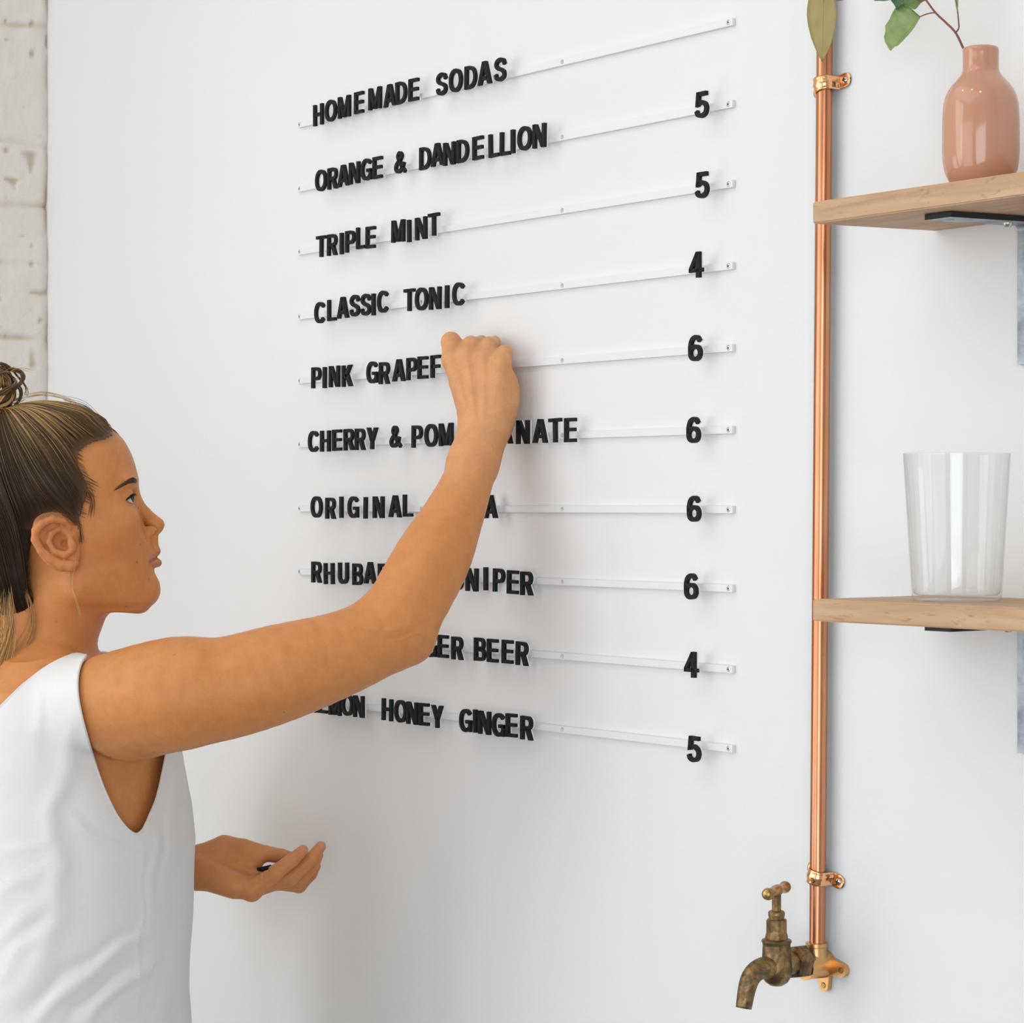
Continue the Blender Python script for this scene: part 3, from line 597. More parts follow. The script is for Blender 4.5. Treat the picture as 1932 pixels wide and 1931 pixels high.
def leaf(outline, mid, p, curl, matl, tiltp=0.0):
    # outline and midrib are traced in the photograph's frame and stood up at the branch's real distance, bent across the midrib
    O = np.array(outline, float); m0, m1 = np.array(mid[0], float), np.array(mid[1], float); ax = (m1 - m0); ln = np.linalg.norm(ax); ax /= ln; nx = np.array([-ax[1], ax[0]])
    # resample the outline to left/right rows along the midrib
    rows = 15; V = []; F = []
    def side(t, sgn):
        best = 0.0; n = len(O)
        for i in range(n):
            a, b = O[i] - m0, O[(i + 1) % n] - m0; ta, tb = a @ ax, b @ ax
            if (ta - t) * (tb - t) <= 0 and abs(ta - tb) > 1e-9:
                w = a @ nx + (b @ nx - a @ nx) * (t - ta) / (tb - ta)
                if w * sgn > best: best = w * sgn
        return best
    k_ = [-1, -.66, -.33, 0, .33, .66, 1]
    for i in range(rows + 1):
        t = ln * (0.004 + 0.992 * i / rows); l_, r_ = side(t, -1), side(t, 1)
        for k in k_:
            w = k * (r_ if k > 0 else l_); pt = m0 + ax * t + nx * w
            d = p + tiltp * (i / rows - .5) + curl * (abs(k) ** 1.6) * max(l_, r_) * sv - 0.6 * curl * (i / rows) ** 2 * ln * sv * 0.3 + 0.0006 * math.sin(i * 1.7 + k * 3)
            V.append(bp(pt[0], pt[1], d) - E0)
    m = len(k_)
    for i in range(rows):
        for k in range(m - 1): F.append((i * m + k, i * m + k + 1, (i + 1) * m + k + 1, (i + 1) * m + k))
    q = MB(); q.add(V, F); o = q.build('leaf', matl, e, smooth=True); md = o.modifiers.new('thick', 'SOLIDIFY'); md.thickness = 0.0004; md.offset = 0
    # raised midrib
    q = MB(); q.tube([V[i * m + 3] + np.array([0, -0.0002, 0]) for i in range(rows + 1)], list(np.linspace(0.0004, 0.00015, rows + 1)), 6)
    q.build('leaf_vein', matl, o, smooth=True); return o
leaf([(1737, 31), (1733, 20), (1726, 11), (1715, 6), (1700, 8), (1690, 14), (1682, 27), (1678, 38), (1670, 48), (1671, 60), (1667, 72), (1671, 83), (1675, 86), (1680, 97), (1684, 89), (1694, 86), (1704, 76), (1716, 63), (1726, 50)], ((1737, 31), (1680, 96)), BP + .002, 0.22, MT['leaf'], 0.012)
leaf([(1571, -10), (1560, -40), (1540, -52), (1528, -20), (1522, 22), (1524, 45), (1530, 70), (1540, 96), (1551, 117), (1560, 102), (1568, 84), (1575, 58), (1579, 36), (1577, 14), (1575, 0)], ((1556, -50), (1551, 117)), BP + .022, 0.16, MT['leaf_olive'], 0.006)
leaf([(1748, -2), (1737, 6), (1727, 18), (1708, 12), (1692, 4), (1690, -18), (1702, -40), (1725, -38), (1742, -20)], ((1744, -14), (1700, 2)), BP - .006, 0.2, MT['leaf'], 0.01)
leaf([(1712, -40), (1695, -42), (1680, -24), (1679, -2), (1688, 10), (1692, 19), (1700, 8), (1712, -10), (1716, -28)], ((1712, -40), (1691, 18)), BP + .009, 0.2, MT['leaf_dark'], -0.008)
leaf([(1806.5, 24), (1803.5, 12), (1801, -6), (1800, -40), (1806, -60), (1809, -30), (1808, 0)], ((1806.5, 23), (1804, -58)), BP, 0.3, MT['leaf'], 0.0)
leaf([(1650, 1), (1665, -12), (1690, -14), (1690, -2), (1668, 2)], ((1650, 1), (1690, -8)), BP + .012, 0.2, MT['leaf_dark'], 0.0)
# ------------------------------------------------------------------ sculpting kit: distance fields and a surface-net mesher (millimetres)
# body space: x along the wall-facing right, y up, z away from the viewer's side; g() sets a landmark from a direction and a true distance
def g(u, v, z): return np.array([(u - 966.0) / FPX * z, (961.0 - v) / FPX * z, z], dtype=float)
def to_world(P):
    P = np.asarray(P, float) * 0.001
    return CAM + P[:, :1] * RT + P[:, 1:2] * UP + P[:, 2:3] * FW
def uv_of(P): return 966.0 + P[:, 0] / P[:, 2] * FPX, 961.0 - P[:, 1] / P[:, 2] * FPX
def smin(a, b, k):
    if k <= 0: return np.minimum(a, b)
    h = np.maximum(k - np.abs(a - b), 0) / k
    return np.minimum(a, b) - h * h * k * 0.25
class Prim:
    def __init__(s, fn, c, r, k, op='add'): s.fn, s.c, s.r, s.k, s.op = fn, np.asarray(c, float), float(r), float(k), op
def cone(p0, r0, p1, r1, k=8, op='add', fz=1.0):
    p0, p1 = np.asarray(p0, float), np.asarray(p1, float)
    S_ = np.array([1, 1, 1 / fz]); a, b = p0 * S_, p1 * S_; d = b - a; dd = max(d @ d, 1e-9)
    def fn(P):
        q = P * S_ - a; h = np.clip(q @ d / dd, 0, 1)
        return (np.linalg.norm(q - h[:, None] * d, axis=1) - (r0 + (r1 - r0) * h)) * min(1.0, fz)
    return Prim(fn, (p0 + p1) / 2, np.linalg.norm(p1 - p0) / 2 + max(r0, r1) * max(1, fz), k, op)
def chain(pts, k=8, op='add', fz=1.0): return [cone(pts[i][0], pts[i][1], pts[i + 1][0], pts[i + 1][1], k if i == 0 else min(k, 1.5), op, fz) for i in range(len(pts) - 1)]
def schain(pts, k, n=4):                        # a limb through its landmarks, smoothly tapered
    Q = spline([list(p) + [r] for p, r in pts], n); return chain([(q[:3], q[3]) for q in Q], k)
def finger(pts): return [cone(pts[0][0], pts[0][1], pts[1][0], pts[1][1], 6.0)] + chain(pts[1:], 2.5)
def ell(c, rad, k=8, op='add', rot=None):
    c, rad = np.asarray(c, float), np.asarray(rad, float); Rm = np.eye(3) if rot is None else np.array(rot)
    def fn(P):
        q = (P - c) @ Rm; k0 = np.linalg.norm(q / rad, axis=1); k1 = np.linalg.norm(q / rad ** 2, axis=1) + 1e-9
        return np.where(k0 < 1e-6, -rad.min(), k0 * (k0 - 1) / k1)
    return Prim(fn, c, rad.max(), k, op)
def rotz(deg):                                  # turn in the x-y plane; columns are the local axes
    a = math.radians(deg); return [[math.cos(a), -math.sin(a), 0], [math.sin(a), math.cos(a), 0], [0, 0, 1]]
def loft(rows, zc, k=12, e=2.0, op='add', grow=0.0):
    # rows: (y, x_front, x_centre, x_back, half_width) ascending in y
    A = np.array(sorted(rows)); ys = A[:, 0]
    def fn(P):
        y = np.clip(P[:, 1], ys[0], ys[-1]); xf, xc, xb, w = [np.interp(y, ys, A[:, i]) for i in (1, 2, 3, 4)]
        dx = P[:, 0] - xc; L = np.where(dx > 0, xf - xc, xc - xb) + grow; w = w + grow
        rho = ((np.abs(dx) / L) ** e + (np.abs(P[:, 2] - zc) / w) ** e) ** (1 / e) + 1e-6
        rad = np.sqrt(dx ** 2 + (P[:, 2] - zc) ** 2) + 1e-6
        d = np.where(rho < 0.05, -np.minimum(L, w), rad * (1 - 1 / rho)); dv = np.abs(P[:, 1] - y)
        return np.where(dv > 0, np.sqrt(np.maximum(d, 0) ** 2 + dv ** 2) + np.minimum(d, 0) * 0.0, np.maximum(d, -1e3)) if True else d
    lo = np.array([A[:, 3].min(), ys[0], zc - A[:, 4].max()]); hi = np.array([A[:, 1].max(), ys[-1], zc + A[:, 4].max()])
    return Prim(fn, (lo + hi) / 2, np.linalg.norm(hi - lo) / 2 + grow, k, op)
class Field:
    def __init__(s, prims, disp=None): s.p = prims; s.disp = disp
    margin = 62.0
    def __call__(s, P):
        out = np.full(len(P), 60.0); lo, hi = P.min(0), P.max(0)
        for pr in s.p:
            mg = s.margin if s.margin > 50 else s.margin + pr.k
            gap = np.maximum(np.maximum(lo - pr.c, pr.c - hi), 0)
            if gap @ gap > (pr.r + mg) ** 2: continue
            q = P - pr.c; m = np.einsum('ij,ij->i', q, q) < (pr.r + mg) ** 2
            if not m.any(): continue
            d = pr.fn(P[m])
            if pr.op == 'add': out[m] = smin(out[m], d, pr.k)
            else: out[m] = -smin(-out[m], d, pr.k)
        if s.disp is not None:
            m = np.abs(out) < 25
            if m.any(): out[m] -= s.disp(P[m])
        return out
def mesh_field(F, lo, hi, h, nb=14, project=1):
    lo, hi = np.asarray(lo, float), np.asarray(hi, float); B = nb * h
    nB = np.ceil((hi - lo) / B).astype(int)
    I = np.stack(np.meshgrid(*[np.arange(n) for n in nB], indexing='ij'), -1).reshape(-1, 3)
    d = F(lo + (I + 0.5) * B); I = I[np.abs(d) < B * 0.87 * 1.25 + 8]
    if isinstance(F, Field): F.margin = 15.0
    o = np.stack(np.meshgrid(*[np.arange(nb + 1)] * 3, indexing='ij'), -1).reshape(-1, 3)
    DIM = nB * nb + 2; key = lambda c: (c[..., 0].astype(np.int64) * DIM[1] + c[..., 1]) * DIM[2] + c[..., 2]
    VK, VP, Q = [], [], []
    corners = np.array([(x, y, z) for x in (0, 1) for y in (0, 1) for z in (0, 1)])
    E = [(a, b) for a in range(8) for b in range(a + 1, 8) if np.abs(corners[a] - corners[b]).sum() == 1]
    for s0 in range(0, len(I), 40):
        bl = I[s0:s0 + 60]; P = (lo + (bl[:, None, :] * nb + o[None]) * h).reshape(-1, 3)
        D = F(P).reshape(len(bl), nb + 1, nb + 1, nb + 1); Sg = D < 0
        cs = np.stack([D[:, x:x + nb, y:y + nb, z:z + nb] for x, y, z in corners], -1); ss = cs < 0
        act = ss.any(-1) & ~ss.all(-1); idx = np.argwhere(act)
        if not len(idx): continue
        cv = cs[act]; acc = np.zeros((len(idx), 3)); cnt = np.zeros(len(idx))
        for a, b in E:
            m = (cv[:, a] < 0) != (cv[:, b] < 0); t = cv[m, a] / (cv[m, a] - cv[m, b])
            acc[m] += corners[a] + t[:, None] * (corners[b] - corners[a]); cnt[m] += 1
        cell = bl[idx[:, 0]] * nb + idx[:, 1:]
        VK.append(key(cell + 1)); VP.append(lo + (cell + acc / cnt[:, None]) * h)
        s0_ = cv[:, 0] < 0
        for ax, ci in ((0, 4), (1, 2), (2, 1)):
            m = s0_ != (cv[:, ci] < 0); c = cell[m] + 1; e1 = np.zeros(3, int); e2 = np.zeros(3, int); e1[(ax + 1) % 3] = 1; e2[(ax + 2) % 3] = 1
            q = np.stack([key(c), key(c - e1), key(c - e1 - e2), key(c - e2)], -1); fl = ~s0_[m]
            q[fl] = q[fl][:, ::-1]; Q.append(q)
    VK = np.concatenate(VK); VP = np.concatenate(VP); Q = np.concatenate(Q)
    srt = np.argsort(VK); VK = VK[srt]; VP = VP[srt]; pos = np.clip(np.searchsorted(VK, Q), 0, len(VK) - 1)
    Q = pos[(VK[pos] == Q).all(1)]
    for _ in range(project):
        for a in range(0, len(VP), 60000):
            gr, d = grad(F, VP[a:a + 60000]); VP[a:a + 60000] -= gr * np.clip(d, -h, h)[:, None]
    if isinstance(F, Field): F.margin = 62.0
    return VP, Q
def grad(F, P, e=0.6):
    d = F(P); gr = np.stack([(F(P + np.eye(3)[i] * e) - F(P - np.eye(3)[i] * e)) for i in range(3)], 1)
    gr /= np.linalg.norm(gr, axis=1)[:, None] + 1e-9; return gr, d
def field_obj(name, P, Q, m, parent=None, colors=None, root=None):
    Wd = to_world(P)
    if root is not None: Wd = Wd - root
    return new_obj(name, Wd, Q.astype(np.int32), m, parent, True, colors)   # mesher winds for the left-handed body space
def seg_dist(U, V, pts):                        # distance to a polyline, in the units of the points
    p = np.stack([U, V], 1); best = np.full(len(p), 1e9); pts = np.asarray(pts, float)
    for a, b in zip(pts[:-1], pts[1:]):
        d = b - a; t = np.clip((p - a) @ d / (d @ d + 1e-9), 0, 1); best = np.minimum(best, np.linalg.norm(p - a - t[:, None] * d, axis=1))
    return best
def poly_sd(U, V, poly):                        # signed distance to a polygon, negative inside
    poly = np.asarray(poly, float); d = seg_dist(U, V, np.vstack([poly, poly[:1]])); ins = np.zeros(len(U), bool)
    for (x0, y0), (x1, y1) in zip(poly, np.roll(poly, -1, 0)):
        c = (y0 > V) != (y1 > V); ins ^= c & (U < (x1 - x0) * (V - y0) / (y1 - y0 + 1e-12) + x0)
    return np.where(ins, -d, d)

# ------------------------------------------------------------------ skin, hair and cloth materials
m = MT['skin'] = mat('tanned_skin', (0.55, 0.30, 0.17), 0.46); t = NT(m); c = t.coord()
va = t.n('ShaderNodeVertexColor', layer_name='tint')
n1 = t.noise(c, 60, 8, 0.72); n2 = t.noise(c, 420, 3)
t.l(t.mix(t.ramp(n1, [(0.35, (0, 0, 0)), (0.7, (0.55, 0.55, 0.55))]), va.outputs[0], t.mix(0.5, va.outputs[0], (0.30, 0.10, 0.035))), t.b.inputs['Base Color'])
t.b.inputs['Subsurface Weight'].default_value = 0.12; t.b.inputs['Subsurface Radius'].default_value = (0.9, 0.35, 0.18); t.b.inputs['Subsurface Scale'].default_value = 0.006
t.b.inputs['Specular IOR Level'].default_value = 0.26
t.bump(n2, 0.16, 0.0008)
m = MT['hair'] = mat('hair', (0.1, 0.05, 0.03), 0.36); t = NT(m); va = t.n('ShaderNodeVertexColor', layer_name='tint'); t.l(va.outputs[0], t.b.inputs['Base Color'])
t.b.inputs['Specular IOR Level'].default_value = 0.28
m = MT['linen'] = mat('white_linen', (0.90, 0.885, 0.87), 0.85, Alpha=0.88); t = NT(m); c = t.coord()
w1 = t.noise(t.coord((1, 1, 8)), 260, 3); w2 = t.noise(t.coord((8, 8, 1)), 260, 3); ad = t.n('ShaderNodeMath', operation='ADD'); t.l(w1, ad.inputs[0]); t.l(w2, ad.inputs[1]); wr_ = t.noise(t.coord((1, 1, 0.5), (0.3, 0.5, 0)), 28, 5, 0.6, 0.8); ad2 = t.n('ShaderNodeMath', operation='MULTIPLY_ADD'); ad2.inputs[1].default_value = 3.0; t.l(wr_, ad2.inputs[0]); t.l(ad.outputs[0], ad2.inputs[2]); t.bump(ad2.outputs[0], 0.35, 0.0016)
t.b.inputs['Specular IOR Level'].default_value = 0.15
m = MT['eye'] = mat('eyeball', (0.8, 0.8, 0.8), 0.08); t = NT(m); va = t.n('ShaderNodeVertexColor', layer_name='tint'); t.l(va.outputs[0], t.b.inputs['Base Color'])
MT['lash'] = mat('dark_lash', (0.02, 0.013, 0.01), 0.5)
m = MT['pale_trousers'] = mat('pale_cotton', (0.74, 0.71, 0.67), 0.9); t = NT(m); t.bump(t.noise(t.coord(), 500, 2), 0.2, 0.001)  # unseen trousers, made pale to bounce light onto the wall
MT['shoe'] = mat('white_canvas', (0.75, 0.74, 0.72), 0.7)

# ------------------------------------------------------------------ the person
HZ = 2500.0                                     # middle plane of the head
HC = g(150, 950, HZ); HA = math.radians(10.5)   # the head is turned towards the wall
HR = np.array([[math.cos(HA), 0, math.sin(HA)], [0, 1, 0], [-math.sin(HA), 0, math.cos(HA)]])   # rows: forward, up, sideways
def hs(u, v, dz=0.0): return np.array([HC[0] + (u - 150) / FPX * HZ * 0.983, (961.0 - v) / FPX * HZ, HZ + dz])   # head space
def from_head(P): return (np.asarray(P) - HC) @ HR + HC
def to_head(P): return (np.asarray(P) - HC) @ HR.T + HC
def hp(u, v, dz=0.0): return from_head(hs(u, v, dz))
def head_prim(p): return Prim(lambda P, f=p.fn: f(to_head(P)), from_head(p.c), p.r, p.k, p.op)
SH_ROWS = [(1240, 95, 62, 120), (1290, 105, 97, 150), (1350, 112, 120, 163), (1420, 117, 127, 168), (1520, 125, 132.5, 171), (1590, 128, 135, 171), (1700, 125, 134, 171), (1880, 119, 133.5, 174), (2050, 119, 138, 182), (2250, 119, 146, 192)]
TZ = 2520.0
def torso_rows(off): 
    out = []
    for v, uc, hd, hl in SH_ROWS:
        c = g(uc, v, TZ); out.append((c[1], c[0] + hd - off, c[0], c[0] - hd + off, hl - off))
    return out
face = []                                       # (v, front column, centre column, half width)
for v, uf, uc, w in [(805, 188, 120, 44), (830, 220, 122, 57), (860, 236, 125, 63), (885, 247, 130, 66), (905, 254.5, 135, 67), (930, 255, 140, 67.5), (960, 263, 147, 68.5), (990, 273, 153, 68.5), (1015, 283, 158, 67), (1035, 289.5, 163, 64.5), (1053, 292, 166, 61.5), (1080, 291.5, 174, 57), (1100, 293.5, 184, 51), (1120, 292, 196, 43), (1135, 284, 206, 36), (1146, 270, 215, 26)]:
    c = hs(uc, v); face.append((c[1], hs(uf, v)[0], c[0], c[0] - 70, w))
body = []
# trunk and neck
body += [loft(torso_rows(11.0), TZ, 10)]
body += [cone(g(62, 1262, 2512), 54, g(120, 1115, 2502), 52, 26)]
body += [cone(g(60, 1275, 2480), 39, g(160, 1318, 2402), 32, 24), cone(g(55, 1275, 2540), 40, g(150, 1328, 2640), 34, 30)]
# raised right arm
body += schain([(g(212, 1324, 2368), 49.5), (g(330, 1307, 2346), 55.5), (g(420, 1300, 2346), 51.5), (g(530, 1270, 2352), 49), (g(648, 1232, 2368), 42.5), (g(742, 1188, 2388), 39.5)], 24)
body += [cone(g(255, 1375, 2385), 34, g(330, 1330, 2360), 40, 24)]                      # fold of the armpit
body += schain([(g(747, 1180, 2390), 40), (g(812, 1062, 2408), 39.5), (g(848, 990, 2426), 33), (g(878, 920, 2445), 27.0), (g(893, 872, 2460), 25.0)], 16)
body += [ell(g(790, 1213, 2392), (10, 13, 12), 16), cone(g(890, 875, 2458), 24, g(903, 812, 2476), 19.5, 10), cone(g(896, 872, 2460), 24, g(930, 812, 2474), 19.0, 10)]
# right hand
wr = g(914, 822, 2478)
for (u, v, z), r0, r1, du in (((853, 679, 2497), 18, 10.4, -8), ((883, 673, 2489), 17, 10.8, -2), ((915, 677, 2480), 17, 10.4, 5), ((945, 687, 2471), 17, 9.9, 14)):
    body += [cone(g(916 + du, 808, 2477), r0, g(u, v, z), r1, 7)]
body += [ell(g(957, 754, 2478), (13.5, 30, 13), 12, rot=rotz(-4)), cone(g(908, 785, 2492), 19, g(886, 705, 2500), 16, 8), cone(g(938, 770, 2486), 15, g(920, 705, 2488), 15, 8)]
fk = 4.5
body += finger([(g(853, 680, 2498), 10.2), (g(851, 645.5, 2515), 10.6), (g(861, 652, 2538), 9.0), (g(864, 672, 2562), 7.4)])
body += finger([(g(883, 674, 2490), 10.5), (g(889, 652, 2508), 9.9), (g(902, 650, 2531), 8.3), (g(908.5, 645, 2546), 7.2)])
body += finger([(g(915, 678, 2481), 10.1), (g(922, 653, 2497), 9.4), (g(929.5, 650, 2516), 7.9), (g(933, 645.5, 2528), 6.9)])
body += finger([(g(945, 688, 2472), 9.6), (g(952.5, 667, 2485), 8.7), (g(950, 673, 2502), 7.3), (g(945, 682, 2511), 6.4)])
body += [cone(g(890, 788, 2494), 12.5, g(894, 850, 2470), 18, 12)]
body += chain([(g(887, 775, 2500), 14), (g(866, 722, 2528), 11.0), (g(857, 693, 2556), 9.2), (g(862, 676, 2571), 7.8)], 5)
# left arm and cupped left hand
body += schain([(g(190, 1342, 2675), 45), (g(175, 1480, 2745), 43), (g(165, 1640, 2800), 39), (g(270, 1650, 2745), 32), (g(330, 1645, 2705), 24)], 22)
body += [cone(g(320, 1645, 2708), 24, g(372, 1627, 2700), 16.5, 10), cone(g(320, 1645, 2705), 24, g(372, 1655, 2680), 15.5, 10)]
for (u, v, z), r1 in (((474, 1682, 2656), 11.5), ((476, 1673, 2672), 11.6), ((477, 1662, 2690), 11.8), ((474, 1654, 2707), 11.2)):
    body += [cone(g(376, 1642, 2688 + (z - 2682) * .35), 15.5, g(u, v, z), r1, 8)]
body += [cone(g(378, 1650, 2676), 16, g(440, 1672, 2660), 14, 8)]
body += chain([(g(376, 1622, 2702), 16), (g(424, 1605, 2709), 17.5), (g(457, 1604, 2716), 13.0), (g(500, 1611, 2713), 9.3), (g(530, 1616, 2705), 8.6), (g(546, 1619, 2700), 7.6)], 9)
body += [cone(g(432, 1622, 2704), 11, g(484, 1632, 2706), 6.5, 10), cone(g(420, 1625, 2695), 14, g(470, 1642, 2698), 9.0, 10)]
body += finger([(g(476, 1681, 2655), 11.0), (g(518, 1649, 2650), 9.2), (g(553, 1622, 2654), 7.9), (g(571, 1605, 2659), 6.3)])
body += finger([(g(480, 1676, 2672), 11.0), (g(548, 1656, 2668), 9.4), (g(586, 1622, 2669), 7.8), (g(605, 1598, 2673), 6.2)])
body += finger([(g(480, 1666, 2690), 11.0), (g(562, 1664, 2687), 9.3), (g(590, 1634, 2688), 7.7), (g(600, 1614, 2691), 6.2)])
body += finger([(g(478, 1657, 2708), 11.0), (g(564, 1671, 2707), 8.7), (g(586, 1650, 2707), 7.4), (g(595, 1635, 2708), 6.2)])
# head
head = []
SKC = hs(88, 913); SKR = (94, 80, 73); SKA = 14
head += [ell(SKC, SKR, 30, rot=rotz(SKA)), loft(face, HZ, 16, 1.95)]
def eye_slit(s):
    c = hs(231, 943, s * 32); A = hs(236.5, 944.5, s * 32); d1 = hs(252.5, 931.0, s * 32) - A; d2 = hs(251, 951.0, s * 32) - A
    n1 = np.array([-d1[1], d1[0]]); n1 /= np.linalg.norm(n1); n2 = np.array([d2[1], -d2[0]]); n2 /= np.linalg.norm(n2)
    def fn(P):
        q = P[:, :2] - A[:2]; w = np.maximum(q @ n1, q @ n2)
        return np.maximum(np.maximum(w, np.abs(P[:, 2] - c[2]) - 12.0), np.linalg.norm(P - c, axis=1) - 17.5)
    return Prim(fn, c, 18, 0.8, 'sub')
for s in (-1, 1):
    head += [cone(hs(150, 1102, s * 46), 15, hs(262, 1128, s * 15), 13, 22)]
    head += [ell(hs(250, 938, s * 31), (11, 8.5, 15), 10, 'sub', rotz(30))]                # eye socket
    head += [ell(hs(240, 909, s * 24), (8, 5, 20), 12), ell(hs(224, 986, s * 42), (18, 15, 14), 20)]
    head += [ell(hs(231, 943, s * 32), (13.3, 13.0, 13.3), 3.5), eye_slit(s)]             # eyelids over the ball, and their opening
    head += [ell(hs(282.5, 1004, s * 11.5), (8.2, 6.4, 5.2), 4, rot=rotz(20)), ell(hs(296.5, 1005.5, s * 9.0), (6.4, 2.1, 6.0), 1.4, 'sub', rotz(30))]
    head += [cone(hs(268, 996, s * 17), 1.6, hs(277, 1020, s * 20), 1.0, 5, 'sub')]       # crease beside the wing
head += chain([(hs(249, 933), 6.2), (hs(260, 952), 6.6), (hs(273, 969), 7.2), (hs(287, 983), 7.6), (hs(298, 990.5), 7.6)], 9)
head += chain([(hs(296, 1000), 4.6), (hs(288, 1012), 4.6)], 5)
head += [cone(hs(291.5, 1020), 4.0, hs(295, 1036), 3.6, 6)]
for s in (-1, 1):
    head += chain([(hs(295.8, 1042.5), 2.8), (hs(291.5, 1046, s * 9), 2.4), (hs(284.0, 1055.5, s * 20), 1.2)], 5)
    head += chain([(hs(298.0, 1063), 3.4), (hs(293.5, 1064.5, s * 8), 3.0), (hs(284, 1062, s * 19), 1.2)], 5)
    head += chain([(hs(303, 1052.6), 1.0), (hs(297.5, 1053.6, s * 8), 1.0), (hs(291.5, 1056.5, s * 16), 1.3), (hs(286.5, 1059.5, s * 22), 1.5), (hs(282, 1063.5, s * 26), 1.0)], 1.8, 'sub')
head += [ell(hs(281, 1112), (10.2, 12, 15), 12)]
def earpt(x, y, dz): return hs(x / 3.219, 680 + y / 3.219, dz)
for s in (-1, 1):
    n0 = len(head); E_ = lambda x, y, o: earpt(x, y, s * (69 + o))
    head += [ell(E_(345, 1100, -2), (22, 33, 8), 5, rot=rotz(28)), ell(E_(372, 1110, 6), (10, 15, 8.0), 4, 'sub', rotz(35)), ell(E_(318, 1035, 7.5), (7, 12, 5.0), 3, 'sub', rotz(30))]
    head += chain([(E_(420, 1010, 2), 3.2), (E_(385, 975, 7), 3.6), (E_(325, 962, 10), 4.0), (E_(265, 985, 11), 4.3), (E_(226, 1030, 11), 4.3), (E_(222, 1085, 10), 4.2), (E_(258, 1150, 8.5), 4.2), (E_(315, 1200, 7), 4.2), (E_(375, 1232, 6), 5.0), (E_(430, 1240, 4), 6.0), (E_(452, 1225, 1), 5.0)], 2.4)
    head += chain([(E_(360, 1020, 4), 2.6), (E_(315, 1050, 6), 3.2), (E_(300, 1100, 6), 3.2), (E_(335, 1155, 5.5), 3.2), (E_(395, 1175, 5.5), 4.0), (E_(425, 1160, 5), 3.0)], 2.4)
    head += [ell(E_(437, 1115, 4.5), (4.6, 7.5, 4.5), 4, rot=rotz(15)), ell(E_(388, 1110, 1), (3.2, 4.4, 6), 1.5, 'sub')]
    for p in head[n0:]: p.ear = True
for p in head:
    q_ = head_prim(p); q_.ear = getattr(p, 'ear', False); body.append(q_)
def body_disp(P):                               # tendons, elbow creases, knuckles
    u, v = uv_of(P); d = np.zeros(len(P))
    m = (v < 840) & (v > 620) & (u > 820) & (P[:, 2] < 2500)
    if m.any():
        for pl, w_, a_ in (([(884, 690), (889, 740), (896, 785)], 4, 1.0), ([(858, 700), (874, 750), (890, 790)], 4, 0.5), ([(914, 695), (911, 745), (910, 790)], 4.5, 0.45), ([(943, 705), (932, 760)], 4.5, 0.4), ([(870, 700), (882, 755)], 4.5, -0.8), ([(899, 695), (902, 760)], 5, -0.7), ([(930, 700), (922, 760)], 5, -0.6)):
            d[m] += a_ * np.exp(-(seg_dist(u[m], v[m], pl) / w_) ** 2)
    m = (u > 690) & (u < 830) & (v > 1150) & (v < 1260) & (P[:, 2] < 2400)
    if m.any():
        d[m] += -1.7 * np.exp(-(seg_dist(u[m], v[m], [(718, 1206), (742, 1204), (766, 1199)]) / 13) ** 2) + 0.9 * np.exp(-(seg_dist(u[m], v[m], [(757, 1208), (775, 1199), (792, 1195)]) / 2.0) ** 2) + 1.5 * np.exp(-(seg_dist(u[m], v[m], [(740, 1188), (775, 1182)]) / 12) ** 2)
    m = (u > 440) & (u < 520) & (v > 1600) & (v < 1700)
    if m.any():
        for pl in ([(472, 1648), (468, 1668)], [(490, 1652), (487, 1666)], [(497, 1648), (496, 1664)]): d[m] += -0.8 * np.exp(-(seg_dist(u[m], v[m], pl) / 1.6) ** 2)
        d[m] += -1.6 * np.exp(-(seg_dist(u[m], v[m], [(448, 1626), (470, 1636), (505, 1641)]) / 3.0) ** 2)
    return d
FB = Field(body, body_disp)
VX = 1.7
lo = np.array([g(-190, 0, 2520)[0], g(0, 2150, 2520)[1], 2270.0]); hi = np.array([60.0, 235.0, 2860.0])
BV, BQ = mesh_field(FB, lo, hi, VX)
root = to_world(g(119, 961, TZ)[None])[0]; root[2] = 0.0
HL = [(214, 822), (205, 827), (190, 832), (172, 837), (155, 846), (147, 858), (148, 875), (153, 890), (160, 905), (166, 918), (164, 935), (157, 955), (151, 975), (148, 990), (138, 986), (124, 974), (104, 968), (84, 974), (66, 996), (56, 1030), (50, 1070), (54, 1110), (66, 1140), (62, 1165), (20, 1185), (-70, 1190), (-140, 1120), (-190, 900), (-150, 700), (60, 690), (180, 760)]
